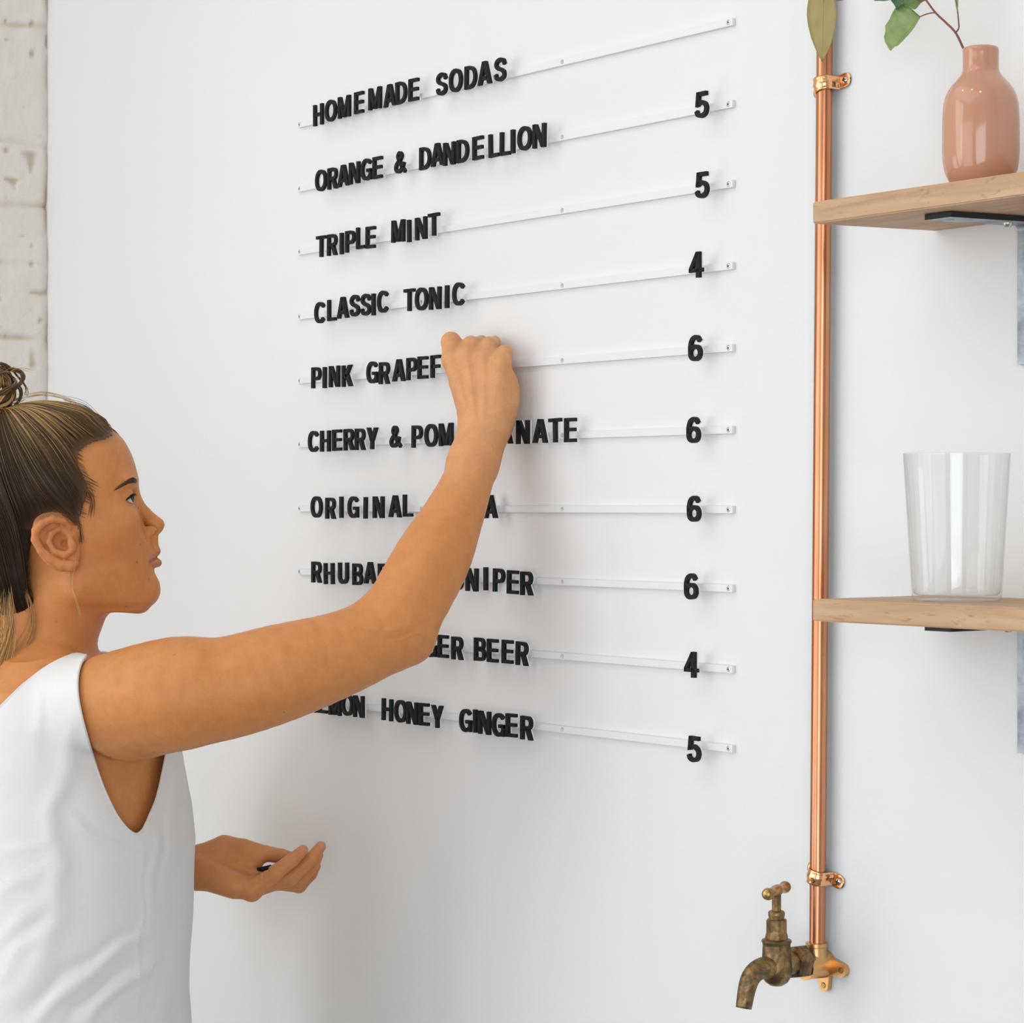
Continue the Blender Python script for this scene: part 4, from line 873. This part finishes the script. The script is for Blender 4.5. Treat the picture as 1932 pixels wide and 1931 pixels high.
def skin_tint(P):
    u, v = uv_of(P); n = len(P); base = np.tile(np.array([0.665, 0.272, 0.088]), (n, 1))
    def blend(w, col): base[:] = base * (1 - w[:, None]) + np.array(col) * w[:, None]
    nz = np.abs(to_head(P)[:, 2] - HZ); near = (v < 1160) & (u < 330)
    lip = near & (nz < 26); w = np.zeros(n)
    w[lip] = np.clip(1.3 - np.minimum(seg_dist(u[lip], v[lip], [(304, 1044), (298, 1045), (290, 1050), (283, 1058)]) / 5.0, seg_dist(u[lip], v[lip], [(306, 1064), (298, 1065), (290, 1064), (283, 1061)]) / 6.2), 0, 1); blend(w * 0.75, (0.46, 0.165, 0.095))
    w = np.zeros(n); f = near & (nz < 30); w[f] = np.exp(-(seg_dist(u[f], v[f], [(303, 1053), (296, 1054.2), (289, 1057.5), (282, 1061.5)]) / 1.3) ** 2); blend(w * 0.7, (0.17, 0.045, 0.03))  # lip parting: its shade is painted into the skin colour
    w = np.zeros(n); f = near & (v > 820); w[f] = np.exp(-(((u[f] - 205) / 40) ** 2 + ((v[f] - 1030) / 34) ** 2)); blend(w * 0.22, (0.58, 0.165, 0.055))
    er = near & (nz > 60) & (u < 160) & (v > 960); w = np.zeros(n); w[er] = 1; blend(w * 0.25, (0.60, 0.19, 0.09))
    for mu, mv, r in ((261.5, 959, 2.2), (284, 977, 1.2), (258, 1061, 2.0), (281, 1093, 1.8), (139, 1012, 1.4), (106, 1173, 1.8), (265, 1027, 1.2), (329, 1236, 1.7), (404, 1238, 1.2), (290, 1420, 1.6), (536, 1344, 1.3), (237, 1145, 1.4)):
        q = (P[:, 2] < HZ) ; w = np.zeros(n); w[q] = np.exp(-(((u[q] - mu) ** 2 + (v[q] - mv) ** 2) / r ** 2) ** 1.5); blend(w * 0.75, (0.12, 0.05, 0.03))
    f = near & (v < 1180); w = np.zeros(n); w[f] = np.exp(-np.maximum(poly_sd(u[f], v[f], HL), 0) / 5.0) * 0.6; blend(w * np.clip((990 - v) / 12, 0, 1), (0.16, 0.085, 0.045))
    w = np.clip((980 - v) / 160, 0, 1) * (u > 640); blend(w * 0.9, (0.74, 0.375, 0.175))  # forearm and hand tinted paler, painting in light bounced off the wall
    tip = np.zeros(n)
    for c_, r_ in ((g(909, 641, 2548), 9), (g(933, 641, 2530), 9), (g(571, 1603, 2660), 9), (g(606, 1596, 2673), 9), (g(600, 1612, 2691), 9)): tip = np.maximum(tip, np.clip(1.3 - np.linalg.norm(P - c_, axis=1) / r_, 0, 1))
    blend(tip * 0.6, (0.72, 0.42, 0.32))
    pal = (u > 365) & (u < 620) & (v > 1560) & (v < 1720); w = np.zeros(n); w[pal] = 0.35; blend(w, (0.62, 0.27, 0.14))
    return base
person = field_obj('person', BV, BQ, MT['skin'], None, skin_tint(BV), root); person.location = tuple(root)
tag(person, 'woman in a white sleeveless top reaching up to place a letter on the wall', 'person')
def part(name, P, Q, m, colors=None, parent=None): return field_obj(name, P, Q, m, parent or person, colors, root)

# ------------------------------------------------------------------ eyes, brows, lashes
for s in (-1, 1):
    c = hp(231, 942.5, s * 32); r = 12.2; gz_ = np.array([0.90, 0.30, -0.26]) @ HR; gz_ /= np.linalg.norm(gz_)
    th, ph = np.meshgrid(np.linspace(0, math.pi, 40), np.linspace(0, 2 * math.pi, 49), indexing='ij')
    D = np.stack([np.cos(th), np.sin(th) * np.cos(ph), np.sin(th) * np.sin(ph)], -1).reshape(-1, 3)
    X_ = gz_; Y_ = np.cross([0, 0, 1.0], X_); Y_ /= np.linalg.norm(Y_); Z_ = np.cross(X_, Y_)
    Dw = D[:, :1] * X_ + D[:, 1:2] * Y_ + D[:, 2:] * Z_; an = np.degrees(np.arccos(np.clip(D[:, 0], -1, 1)))
    P = c + Dw * (r + 0.7 * np.clip(1 - (an / 30) ** 2, 0, 1)[:, None])
    col = np.where(an[:, None] < 13, [[0.01, 0.01, 0.01]], np.where(an[:, None] < 33, [[0.045, 0.032, 0.022]], [[0.60, 0.57, 0.55]]))
    I_ = np.arange(40 * 49).reshape(40, 49); Q = np.stack([I_[:-1, :-1], I_[1:, :-1], I_[1:, 1:], I_[:-1, 1:]], -1).reshape(-1, 4)
    part('eye', P, Q, MT['eye'], col)
def strand_mesh(paths, rads, cols, n=3):
    V, F, C = [], [], []; base = 0; 
    for pth, r, c in zip(paths, rads, cols):
        pth = np.asarray(pth); m_ = len(pth); t_ = np.gradient(pth, axis=0); t_ /= np.linalg.norm(t_, axis=1)[:, None] + 1e-9
        e = np.cross(t_, [0.3, 0.2, 0.93]); e /= np.linalg.norm(e, axis=1)[:, None] + 1e-9; f_ = np.cross(t_, e)
        rr = r * np.clip(np.minimum(np.linspace(0.25, 3.5, m_), np.linspace(3.5, 0.25, m_)), 0, 1)[:, None] if np.isscalar(r) else np.asarray(r)[:, None]
        ring = [pth + (e * math.cos(a) + f_ * math.sin(a)) * rr for a in np.arange(n) * 2 * math.pi / n]
        V.append(np.stack(ring, 1).reshape(-1, 3)); I_ = base + np.arange(m_ * n).reshape(m_, n); J = np.roll(I_, -1, 1)
        F.append(np.stack([I_[:-1], I_[1:], J[1:], J[:-1]], -1).reshape(-1, 4)); cc = np.asarray(c, float)
        C.append(np.repeat(cc if cc.ndim == 2 else np.tile(cc, (m_, 1)), n, axis=0)); base += m_ * n
    return np.concatenate(V), np.concatenate(F), np.concatenate(C)
rs = np.random.RandomState(11)
def onto(P, F, off):                            # drop points onto a surface
    for _ in range(4):
        gr, d = grad(F, P, 0.8); P = P - gr * np.clip(d - off, -6, 6)[:, None]
    return P
FBH = Field([p for p in body if np.linalg.norm(p.c - hp(150, 960)) < 135])
for p in FBH.p: p.ear = getattr(p, 'ear', False)
def hit(uv, off=0.3, z0=2385.0):                # nearest skin point seen in a direction
    uv = np.atleast_2d(np.asarray(uv, float)); z = np.full(len(uv), z0)
    for _ in range(60):
        P = np.stack([(uv[:, 0] - 966) / FPX * z, (961 - uv[:, 1]) / FPX * z, z], 1); d = FBH(P) - off; z = z + np.clip(d, -3, 8) * 0.8
    return P
def mirror(P, s):
    Q = to_head(P)
    if s > 0: Q[:, 2] = 2 * HZ - Q[:, 2]
    return from_head(Q)
for s in (-1, 1):
    rs2 = np.random.RandomState(5); pa_, ra, ca_ = [], [], []
    bx = spline([(259, 909), (251, 908.5), (241, 911.5), (230, 917.5), (221, 923)], 12)
    for k in range(230):
        t_ = rs2.rand() ** 1.25; b0 = bx[int(t_ * (len(bx) - 1))]; hw = 4.6 * (1 - t_ * 0.8)
        st = b0 + rs2.uniform(-1, 1, 2) * [1.5, hw]; ln = rs2.uniform(6, 10); dr = np.array([-0.85, -0.45 + 0.9 * t_])
        P = hit([st + dr * ln * q_ for q_ in (0, .35, .7, 1)], 0.35)
        if np.ptp(P[:, 2]) > 12: continue
        pa_.append(mirror(P, s)); ra.append(0.34); ca_.append(np.array((0.026, 0.014, 0.008)) * (1 - t_) + np.array((0.15, 0.075, 0.035)) * t_)
    V, F, C_ = strand_mesh(pa_, ra, ca_); part('eyebrow', V, F, MT['hair'], C_)
    pa_, ra, ca_ = [], [], []
    lid = spline([(236.5, 943.5), (241, 939.5), (247, 934.5), (252.5, 930.5)], 10)
    for k in range(len(lid)):                    # lash line and lashes of the upper lid
        t_ = k / (len(lid) - 1); P0 = hit([lid[k] + [0.2, 0.6]], 0.1)[0]
        tipd = np.array([2.0 + 4.5 * t_, -1.0 - 3.5 * t_, 0]); pz_ = np.array([0, 0, -2.5 + 2 * t_])
        pth = np.array([P0, P0 + tipd * [0.30, 0.10, 0] + pz_ * 0.4, P0 + tipd * [0.6, -0.55, 0] * [1, -1, 1] * 0.9 + pz_ * 0.8])
        pa_.append(mirror(pth, s)); ra.append(0.30); ca_.append((0.012, 0.009, 0.007))
    pa_.append(mirror(hit([p + [0.3, 0.4] for p in lid], 0.25), s)); ra.append(0.55); ca_.append((0.02, 0.012, 0.01))
    lo_ = spline([(238, 946), (243, 948.5), (250, 951)], 8); pa_.append(mirror(hit(lo_, 0.05), s)); ra.append(0.28); ca_.append((0.10, 0.05, 0.035))
    V, F, C_ = strand_mesh(pa_, ra, ca_); part('eyelashes', V, F, MT['hair'], C_)

# ------------------------------------------------------------------ hair: a swept-back cap, its strands, the bun
_hl = np.array(HL[:23]); _hs = spline(_hl, 5); _hs = _hs + np.random.RandomState(2).normal(0, 0.9, _hs.shape); HLS = [tuple(p) for p in _hs] + HL[23:]
class FieldFn:
    def __init__(s, f): s.f = f
    def __call__(s, P): return s.f(P)
FSK = Field([p for p in FBH.p if not p.ear] + [ell(hp(72, 1040), (66, 76, 52), 25)])
def hair_full(P):
    u, v = uv_of(P); e_ = poly_sd(u, v, HLS) * 0.5682
    return np.maximum(FSK(P) - (0.25 + 7.8 * (1 - np.exp(-np.maximum(-e_, 0) / 20.0))), e_)
FH = FieldFn(hair_full)
HV, HQ = mesh_field(FH, np.array([g(-150, 0, HZ)[0], g(0, 1195, HZ)[1], HZ - 100]), np.array([g(225, 0, HZ)[0], g(0, 735, HZ)[1], HZ + 100]), 2.2, project=1)
DARK, MID, BLOND = np.array([0.016, 0.009, 0.006]), np.array([0.120, 0.064, 0.028]), np.array([0.74, 0.45, 0.17])
hu, hv_ = uv_of(HV); tt = np.clip((hv_ - 800) / 180, 0, 1)[:, None]  # lower hair darker: own underlayer colour plus some painted shade
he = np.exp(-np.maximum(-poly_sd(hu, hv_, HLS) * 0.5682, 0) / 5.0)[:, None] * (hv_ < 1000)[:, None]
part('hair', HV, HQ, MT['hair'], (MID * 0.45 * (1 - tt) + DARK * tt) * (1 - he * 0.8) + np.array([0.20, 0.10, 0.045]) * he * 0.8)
hair = [o for o in person.children if o.name.startswith('hair')][0]
BUN = hp(-8, 742)
cand = HV[(HV[:, 2] < HZ + 25)]
cu, cv_ = uv_of(cand); ed = poly_sd(cu, cv_, HLS) * 0.5682
w = np.where(ed > -5, 3.0, 0.6) * ((np.abs(ed) < 60)); w = w / w.sum()
NS = 4800; P = cand[rs.choice(len(cand), NS, p=w)] + rs.normal(0, 0.8, (NS, 3)); P = onto(P, FH, 0.2)
roots = P.copy(); paths = [P.copy()]; lift = rs.uniform(0.1, 1.6, NS); vel = None
for k in range(34):
    to = BUN + np.array([0, 0, 0]) - P; dist = np.linalg.norm(to, axis=1); gr, d = grad(FH, P, 1.0)
    dr = to / (dist[:, None] + 1e-6); uu, vv_ = uv_of(P)
    dr = dr + np.array([-0.55, 0.12, 0]) * np.clip((uu - 120) / 90, 0, 1)[:, None]
    dr -= gr * np.einsum('ij,ij->i', dr, gr)[:, None]; dr /= np.linalg.norm(dr, axis=1)[:, None] + 1e-6
    if vel is not None: dr = dr * 0.45 + vel * 0.55; dr /= np.linalg.norm(dr, axis=1)[:, None] + 1e-6
    vel = dr; go_ = (dist > 17)[:, None]
    P = np.where(go_, P + dr * np.minimum(6.5, dist / 3)[:, None] - gr * np.clip(d - lift * min(1, k / 5), -2, 2)[:, None], P); paths.append(P.copy())
paths = np.stack(paths, 1); sel, cols, rads = [], [], []
ru, rv = uv_of(roots)
clump = np.sin(ru * 0.31 + rv * 0.23) + np.sin(ru * 0.11 - rv * 0.37 + 1.3) + rs.normal(0, 0.7, NS)
for i in range(NS):
    dd = np.linalg.norm(np.diff(paths[i], axis=0), axis=1); n_ = int((dd > 0.4).sum()) + 1
    if n_ < 4: continue
    sel.append(paths[i][:n_]); top = np.clip((985 - rv[i]) / 130, 0, 1); b = np.clip((clump[i] - 0.05) * 1.2, 0, 1) * top; mI = np.clip(0.35 + 0.4 * rs.rand(), 0, 1) * (0.35 + 0.65 * top)  # strands darken lower down too, part hair colour, part painted shade
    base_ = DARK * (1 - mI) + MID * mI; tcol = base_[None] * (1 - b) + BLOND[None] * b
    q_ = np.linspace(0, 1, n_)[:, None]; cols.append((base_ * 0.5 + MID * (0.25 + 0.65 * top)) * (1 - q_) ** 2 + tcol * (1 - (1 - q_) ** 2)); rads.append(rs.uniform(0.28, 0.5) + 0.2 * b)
# loose wisps: before the ear, at the nape, flyaways over the crown
def wisp(pts, z, col, r=0.28, n=1, jit=1.5):
    for _ in range(n):
        j = rs.normal(0, jit, 2); P_ = np.array([hp(x + j[0] * (0.3 + k / len(pts)), y + j[1], z + rs.normal(0, 2)) for k, (x, y) in enumerate(pts)])
        sel.append(spline(P_, 6)); cols.append(np.array(col) * rs.uniform(0.7, 1.2)); rads.append(r)
wisp([(131, 1066), (133, 1090), (140, 1115), (148, 1140), (152, 1158)], -74, BLOND, 0.3, 4, 1.6)
wisp([(145, 1030), (142, 1062), (137, 1090), (139, 1110), (147, 1128)], -76, BLOND, 0.25, 2, 1.2)
wisp([(150, 985), (152, 1005), (154, 1025)], -70, MID, 0.25, 14, 3)
wisp([(164, 925), (172, 945), (168, 975)], -70, MID, 0.22, 12, 4)
wisp([(50, 1110), (62, 1150), (60, 1190), (40, 1225), (8, 1262)], -45, BLOND * 0.8, 0.3, 16, 7)
wisp([(20, 1130), (22, 1180), (8, 1230), (-20, 1290)], -52, BLOND * 0.9, 0.32, 60, 13)
wisp([(-10, 1100), (-8, 1180), (-15, 1250), (-30, 1310)], -48, BLOND, 0.32, 50, 14)
wisp([(5, 720), (25, 702), (45, 697), (66, 702)], 0, BLOND, 0.25, 3, 2)
wisp([(120, 757), (160, 768), (190, 795), (205, 815)], 0, MID, 0.22, 10, 3)
wisp([(40, 752), (80, 745), (120, 752), (150, 768)], -5, BLOND, 0.22, 10, 3)
for _ in range(130):                            # fine hairs along the hairline
    k = rs.randint(0, 14); a0 = np.array(HL[k]) + rs.uniform(0, 1) * (np.array(HL[k + 1]) - np.array(HL[k])) + rs.normal(0, 2, 2) + [5, 2]
    P_ = onto(np.array([hp(a0[0] + dx, a0[1] + dy, -60 + 55 * max(0, (a0[0] - 165) / 50)) for dx, dy in ((0, 0), (-7, -4), (-15, -9))]), FBH, 0.4)
    sel.append(P_); cols.append(MID * rs.uniform(0.6, 1.3)); rads.append(0.2)
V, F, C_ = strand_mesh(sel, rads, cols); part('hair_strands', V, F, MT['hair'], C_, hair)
bp_, br, bc = [], [], []
for k in range(26):                             # bun of looped locks
    ax = rs.normal(0, 1, 3) * [0.5, 0.6, 1.2]; ax /= np.linalg.norm(ax); e = np.cross(ax, [0, 1, 0.2]); e /= np.linalg.norm(e); f_ = np.cross(ax, e)
    R_ = rs.uniform(12, 24); cc = BUN + rs.normal(0, 5.5, 3) + [2, 0, 0]; a_ = np.linspace(0, 2 * math.pi * rs.uniform(0.75, 1.05), 30) + rs.rand() * 6
    loop = cc + (np.cos(a_)[:, None] * e + np.sin(a_)[:, None] * f_) * (R_ * (1 + 0.12 * np.sin(3 * a_ + k)))[:, None] + ax * (3 * np.sin(2 * a_))[:, None]
    col = [MID, BLOND * 0.75, MID * 1.4][k % 3]
    for j in range(7):
        o_ = rs.normal(0, 1.3, 3); bp_.append(loop + o_ + 0.6 * np.sin(a_ * 2 + j)[:, None] * ax); br.append(rs.uniform(0.5, 1.0)); bc.append(col * rs.uniform(0.6, 1.3))
for k in range(40):
    d_ = rs.normal(0, 1, 3); d_ /= np.linalg.norm(d_); P_ = np.array([BUN + d_ * 12, BUN + d_ * 22 + rs.normal(0, 4, 3), BUN + d_ * 27 + rs.normal(0, 9, 3)]); bp_.append(spline(P_, 5)); br.append(0.22); bc.append(BLOND * rs.uniform(.6, 1.1))
V, F, C_ = strand_mesh(bp_, br, bc, 5); part('hair_bun', V, F, MT['hair'], C_)

# ------------------------------------------------------------------ sleeveless linen top
C6 = lambda L_: [(x / 2.57, 1180 + y / 2.57) for x, y in L_]
FOLDS = [(C6([(320, 240), (332, 420), (345, 650), (262, 880), (248, 1040), (296, 1180), (268, 1440), (215, 1600), (60, 1800), (-60, 1900)]), 15, 5.0),
         (C6([(390, 640), (330, 800), (310, 960), (370, 1180), (330, 1450)]), 20, -3.0),
         (C6([(720, 1470), (560, 1600), (400, 1700), (240, 1860), (140, 1980)]), 9, 4.6), (C6([(640, 1480), (470, 1600), (300, 1690), (130, 1880)]), 9, -3.4),
         (C6([(740, 1640), (600, 1740), (470, 1850), (400, 1960)]), 8, 4.4), (C6([(690, 1600), (520, 1730), (370, 1860), (300, 1990)]), 8, -3.6),
         (C6([(330, 900), (430, 1010), (560, 1085), (680, 1120)]), 5, 2.6), (C6([(380, 870), (480, 990), (620, 1060)]), 6, -1.8),
         (C6([(680, 1040), (690, 1240), (675, 1500), (662, 1950)]), 2.2, 1.4),
         (C6([(760, 1010), (745, 1200), (720, 1450)]), 7, 2.4), (C6([(850, 700), (830, 900), (800, 1150), (780, 1350)]), 9, 2.6), (C6([(800, 900), (780, 1100), (755, 1300)]), 7, -2.0),
         (C6([(0, 1330), (90, 1240), (220, 1180)]), 10, 2.0), (C6([(0, 1560), (110, 1400), (230, 1320)]), 10, 2.6), (C6([(0, 1120), (120, 1070), (230, 1050)]), 8, 1.4), (C6([(-20, 1760), (110, 1560), (220, 1480)]), 10, 3.0), (C6([(230, 230), (190, 420), (170, 640)]), 9, 2.0), (C6([(280, 260), (230, 330), (215, 500)]), 6, -1.8),
         (C6([(880, 1500), (850, 1650), (880, 1900)]), 9, 2.4), (C6([(800, 1700), (790, 1950)]), 9, 2.0)]
def shirt_disp(P):
    u, v = uv_of(P); d = np.zeros(len(P)); m = P[:, 2] < 2540; um, vm = u[m], v[m]
    wu, wv = um + 4 * np.sin(vm * 0.05), vm + 4 * np.sin(um * 0.06 + 1)
    for pl, w_, a_ in FOLDS:
        pl = np.asarray(pl); ax = pl[-1] - pl[0]; t_ = np.clip(((np.stack([um, vm], 1) - pl[0]) @ ax) / (ax @ ax), 0, 1)
        d[m] += a_ * 0.85 * np.sin(np.pi * (0.08 + 0.84 * t_)) ** 0.8 * np.exp(-(seg_dist(wu, wv, pl) / (w_ * (1.15 + 0.5 * t_))) ** 2)
    d += 1.0 * np.sin(P[:, 1] * 0.045 + P[:, 0] * 0.03) * np.sin(P[:, 2] * 0.03 + P[:, 1] * 0.012)
    return d * np.clip((v - 1235) / 120, 0.0, 1)
shirt = [loft(torso_rows(0.0), TZ, 10), cone(g(60, 1275, 2480), 44, g(160, 1317, 2402), 38.0, 18), cone(g(55, 1275, 2540), 44, g(150, 1326, 2640), 39.0, 26),
         cone(g(150, 1334, 2395), 48, g(214, 1324, 2366), 53, 16), cone(g(150, 1346, 2640), 47, g(190, 1342, 2675), 50, 20), cone(g(62, 1262, 2512), 58, g(80, 1220, 2508), 56, 26)]
FS = Field(shirt, shirt_disp)
SV, SQ = mesh_field(FS, np.array([g(-190, 0, TZ)[0], g(0, 2230, TZ)[1], 2270.0]), np.array([g(420, 0, TZ)[0], g(0, 1170, TZ)[1], 2780.0]), 3.2)
ARM = [(161, 1239), (155, 1247), (150, 1258), (146.5, 1272), (145, 1287), (145.5, 1305), (148, 1326), (153, 1350), (159.5, 1375), (167, 1402), (175, 1429), (184, 1458), (194.6, 1487), (205.5, 1512), (218, 1537), (229, 1553), (240, 1565.5), (248, 1572), (255.5, 1575.5), (262, 1574), (269, 1567.5), (275, 1557), (281, 1543), (289, 1525), (296, 1507), (302, 1484), (307, 1460), (311, 1440), (315, 1420), (330, 1380), (345, 1300), (330, 1200), (250, 1150), (200, 1150), (167, 1218)]
NECK = [(-400, 1640), (-120, 1432), (-60, 1383), (0, 1336), (39, 1297), (78, 1266), (98, 1253.5), (117, 1244), (133, 1237.5), (150, 1230), (150, 1000), (-400, 1000)]
def shirt_keep(P):
    u, v = uv_of(P); f1 = np.where(P[:, 2] < 2485, poly_sd(u, v, ARM), 60.0)
    f2 = poly_sd(u, v, NECK) + 0.9 * np.maximum(P[:, 2] - 2575, 0)
    f3 = ell(g(120, 1225, 2500), (112, 62, 84), 1).fn(P)
    f4 = cone(g(230, 1330, 2700), 60, g(300, 1420, 2790), 60, 1).fn(P)
    f5 = (P[:, 1] - g(0, 2190, TZ)[1])
    return np.minimum.reduce([f1, f2, f3, f4, f5])
def clip_mesh(V, Q, keep):                      # trims a quad mesh along the zero line of a field
    T = np.concatenate([Q[:, [0, 1, 2]], Q[:, [0, 2, 3]]]); f = keep(V); V = list(V); out = []; cut = {}
    s = f[T] >= 0; n = s.sum(1); out += T[n == 3].tolist()
    def mid(a, b):
        k_ = (min(a, b), max(a, b))
        if k_ not in cut:
            t_ = f[a] / (f[a] - f[b]); cut[k_] = len(V); V.append(V[a] + (V[b] - V[a]) * min(max(t_, 0.02), 0.98))
        return cut[k_]
    for tri, sg in zip(T[(n == 1) | (n == 2)].tolist(), s[(n == 1) | (n == 2)].tolist()):
        poly = []
        for i in range(3):
            a, b = tri[i], tri[(i + 1) % 3]
            if sg[i]: poly.append(a)
            if sg[i] != sg[(i + 1) % 3]: poly.append(mid(a, b))
        for i in range(1, len(poly) - 1): out.append([poly[0], poly[i], poly[i + 1]])
    V = np.array(V); T = np.array(out); used = np.unique(T); re = np.full(len(V), -1); re[used] = np.arange(len(used)); return V[used], re[T]
CV, CT = clip_mesh(SV, SQ, shirt_keep)
top = part('sleeveless_top', CV, CT, MT['linen'])
md = top.modifiers.new('cloth', 'SOLIDIFY'); md.thickness = 0.0011; md.offset = -1
ed = {}
for a, b, c in CT.tolist():
    for x, y in ((a, b), (b, c), (c, a)): ed[(x, y)] = 1
bd = {x: y for (x, y) in ed if (y, x) not in ed}; hv_m = MB(); hp_, hr_, hc_ = [], [], []
while bd:
    st, nx_ = bd.popitem(); lp = [st, nx_]
    while nx_ in bd: nx_ = bd.pop(nx_); lp.append(nx_)
    if len(lp) < 30: continue
    P_ = CV[lp]
    for _ in range(6): P_[1:-1] = (P_[:-2] + P_[2:] + 2 * P_[1:-1]) / 4
    hp_.append(P_[::2] if len(P_) % 2 else np.vstack([P_[::2], P_[-1:]])); hr_.append(np.full(len(hp_[-1]), 1.7)); hc_.append((0.8, 0.8, 0.8))
if hp_:
    for a_, b_, c_ in zip(hp_, hr_, hc_):
        V, F, C_ = strand_mesh([a_], [b_], [c_], 8); part('hem', V, F, MT['linen'], None, top)

# ------------------------------------------------------------------ below the frame: pale trousers and shoes she stands in
leg = []
hip = g(119, 2230, TZ); fl = -1500.0
for s in (-1, 1):
    a_ = np.array([hip[0], hip[1], TZ + s * 85]); kn = np.array([hip[0] + 12 * s, fl + 470, TZ + s * 95]); an = np.array([hip[0] - 15 + 25 * s, fl + 95, TZ + s * 100])
    leg += [cone(a_, 88, kn, 60, 20), cone(kn, 60, an, 48, 12)]
leg += [ell(hip + [0, 20, 0], (125, 110, 172), 40)]
V, Q = mesh_field(Field(leg), np.array([hip[0] - 190, fl + 70, TZ - 230]), np.array([hip[0] + 190, hip[1] + 150, TZ + 230]), 7.0); part('trousers', V, Q, MT['pale_trousers'])
for s in (-1, 1):
    an = np.array([hip[0] - 15 + 25 * s, fl + 60, TZ + s * 100])
    sh = [cone(an + [-5, -20, 0], 38, an + [120, -32, s * 8], 30, 20), cone(an + [-10, 0, 0], 40, an + [0, 40, 0], 44, 15), Prim(lambda P, c=an: (fl + 1.0) - P[:, 1], an, 300, 2, 'x')]
    fx = lambda P, S_=sh: np.maximum(Field(S_[:2])(P), (fl + 0.8) - P[:, 1])
    V, Q = mesh_field(FieldFn(fx), an + [-80, -90, -80], an + [200, 110, 80], 5.0); part('shoe', V, Q, MT['shoe'])
# ------------------------------------------------------------------ letters waiting in the cupped hand
q, w_ = glyph_mesh('E', 0.0, 0.0034); o = q.build('menu_letter', MT['black'])
pc = to_world(g(494, 1645.5, 2684)[None])[0]; o.location = tuple(pc - np.array([0, 0, 0.0]))
o.rotation_euler = (math.radians(76), math.radians(-14), math.radians(35))
tag(o, 'black letter lying in the palm of the lowered cupped hand', 'letter', 'black letters in the palm')
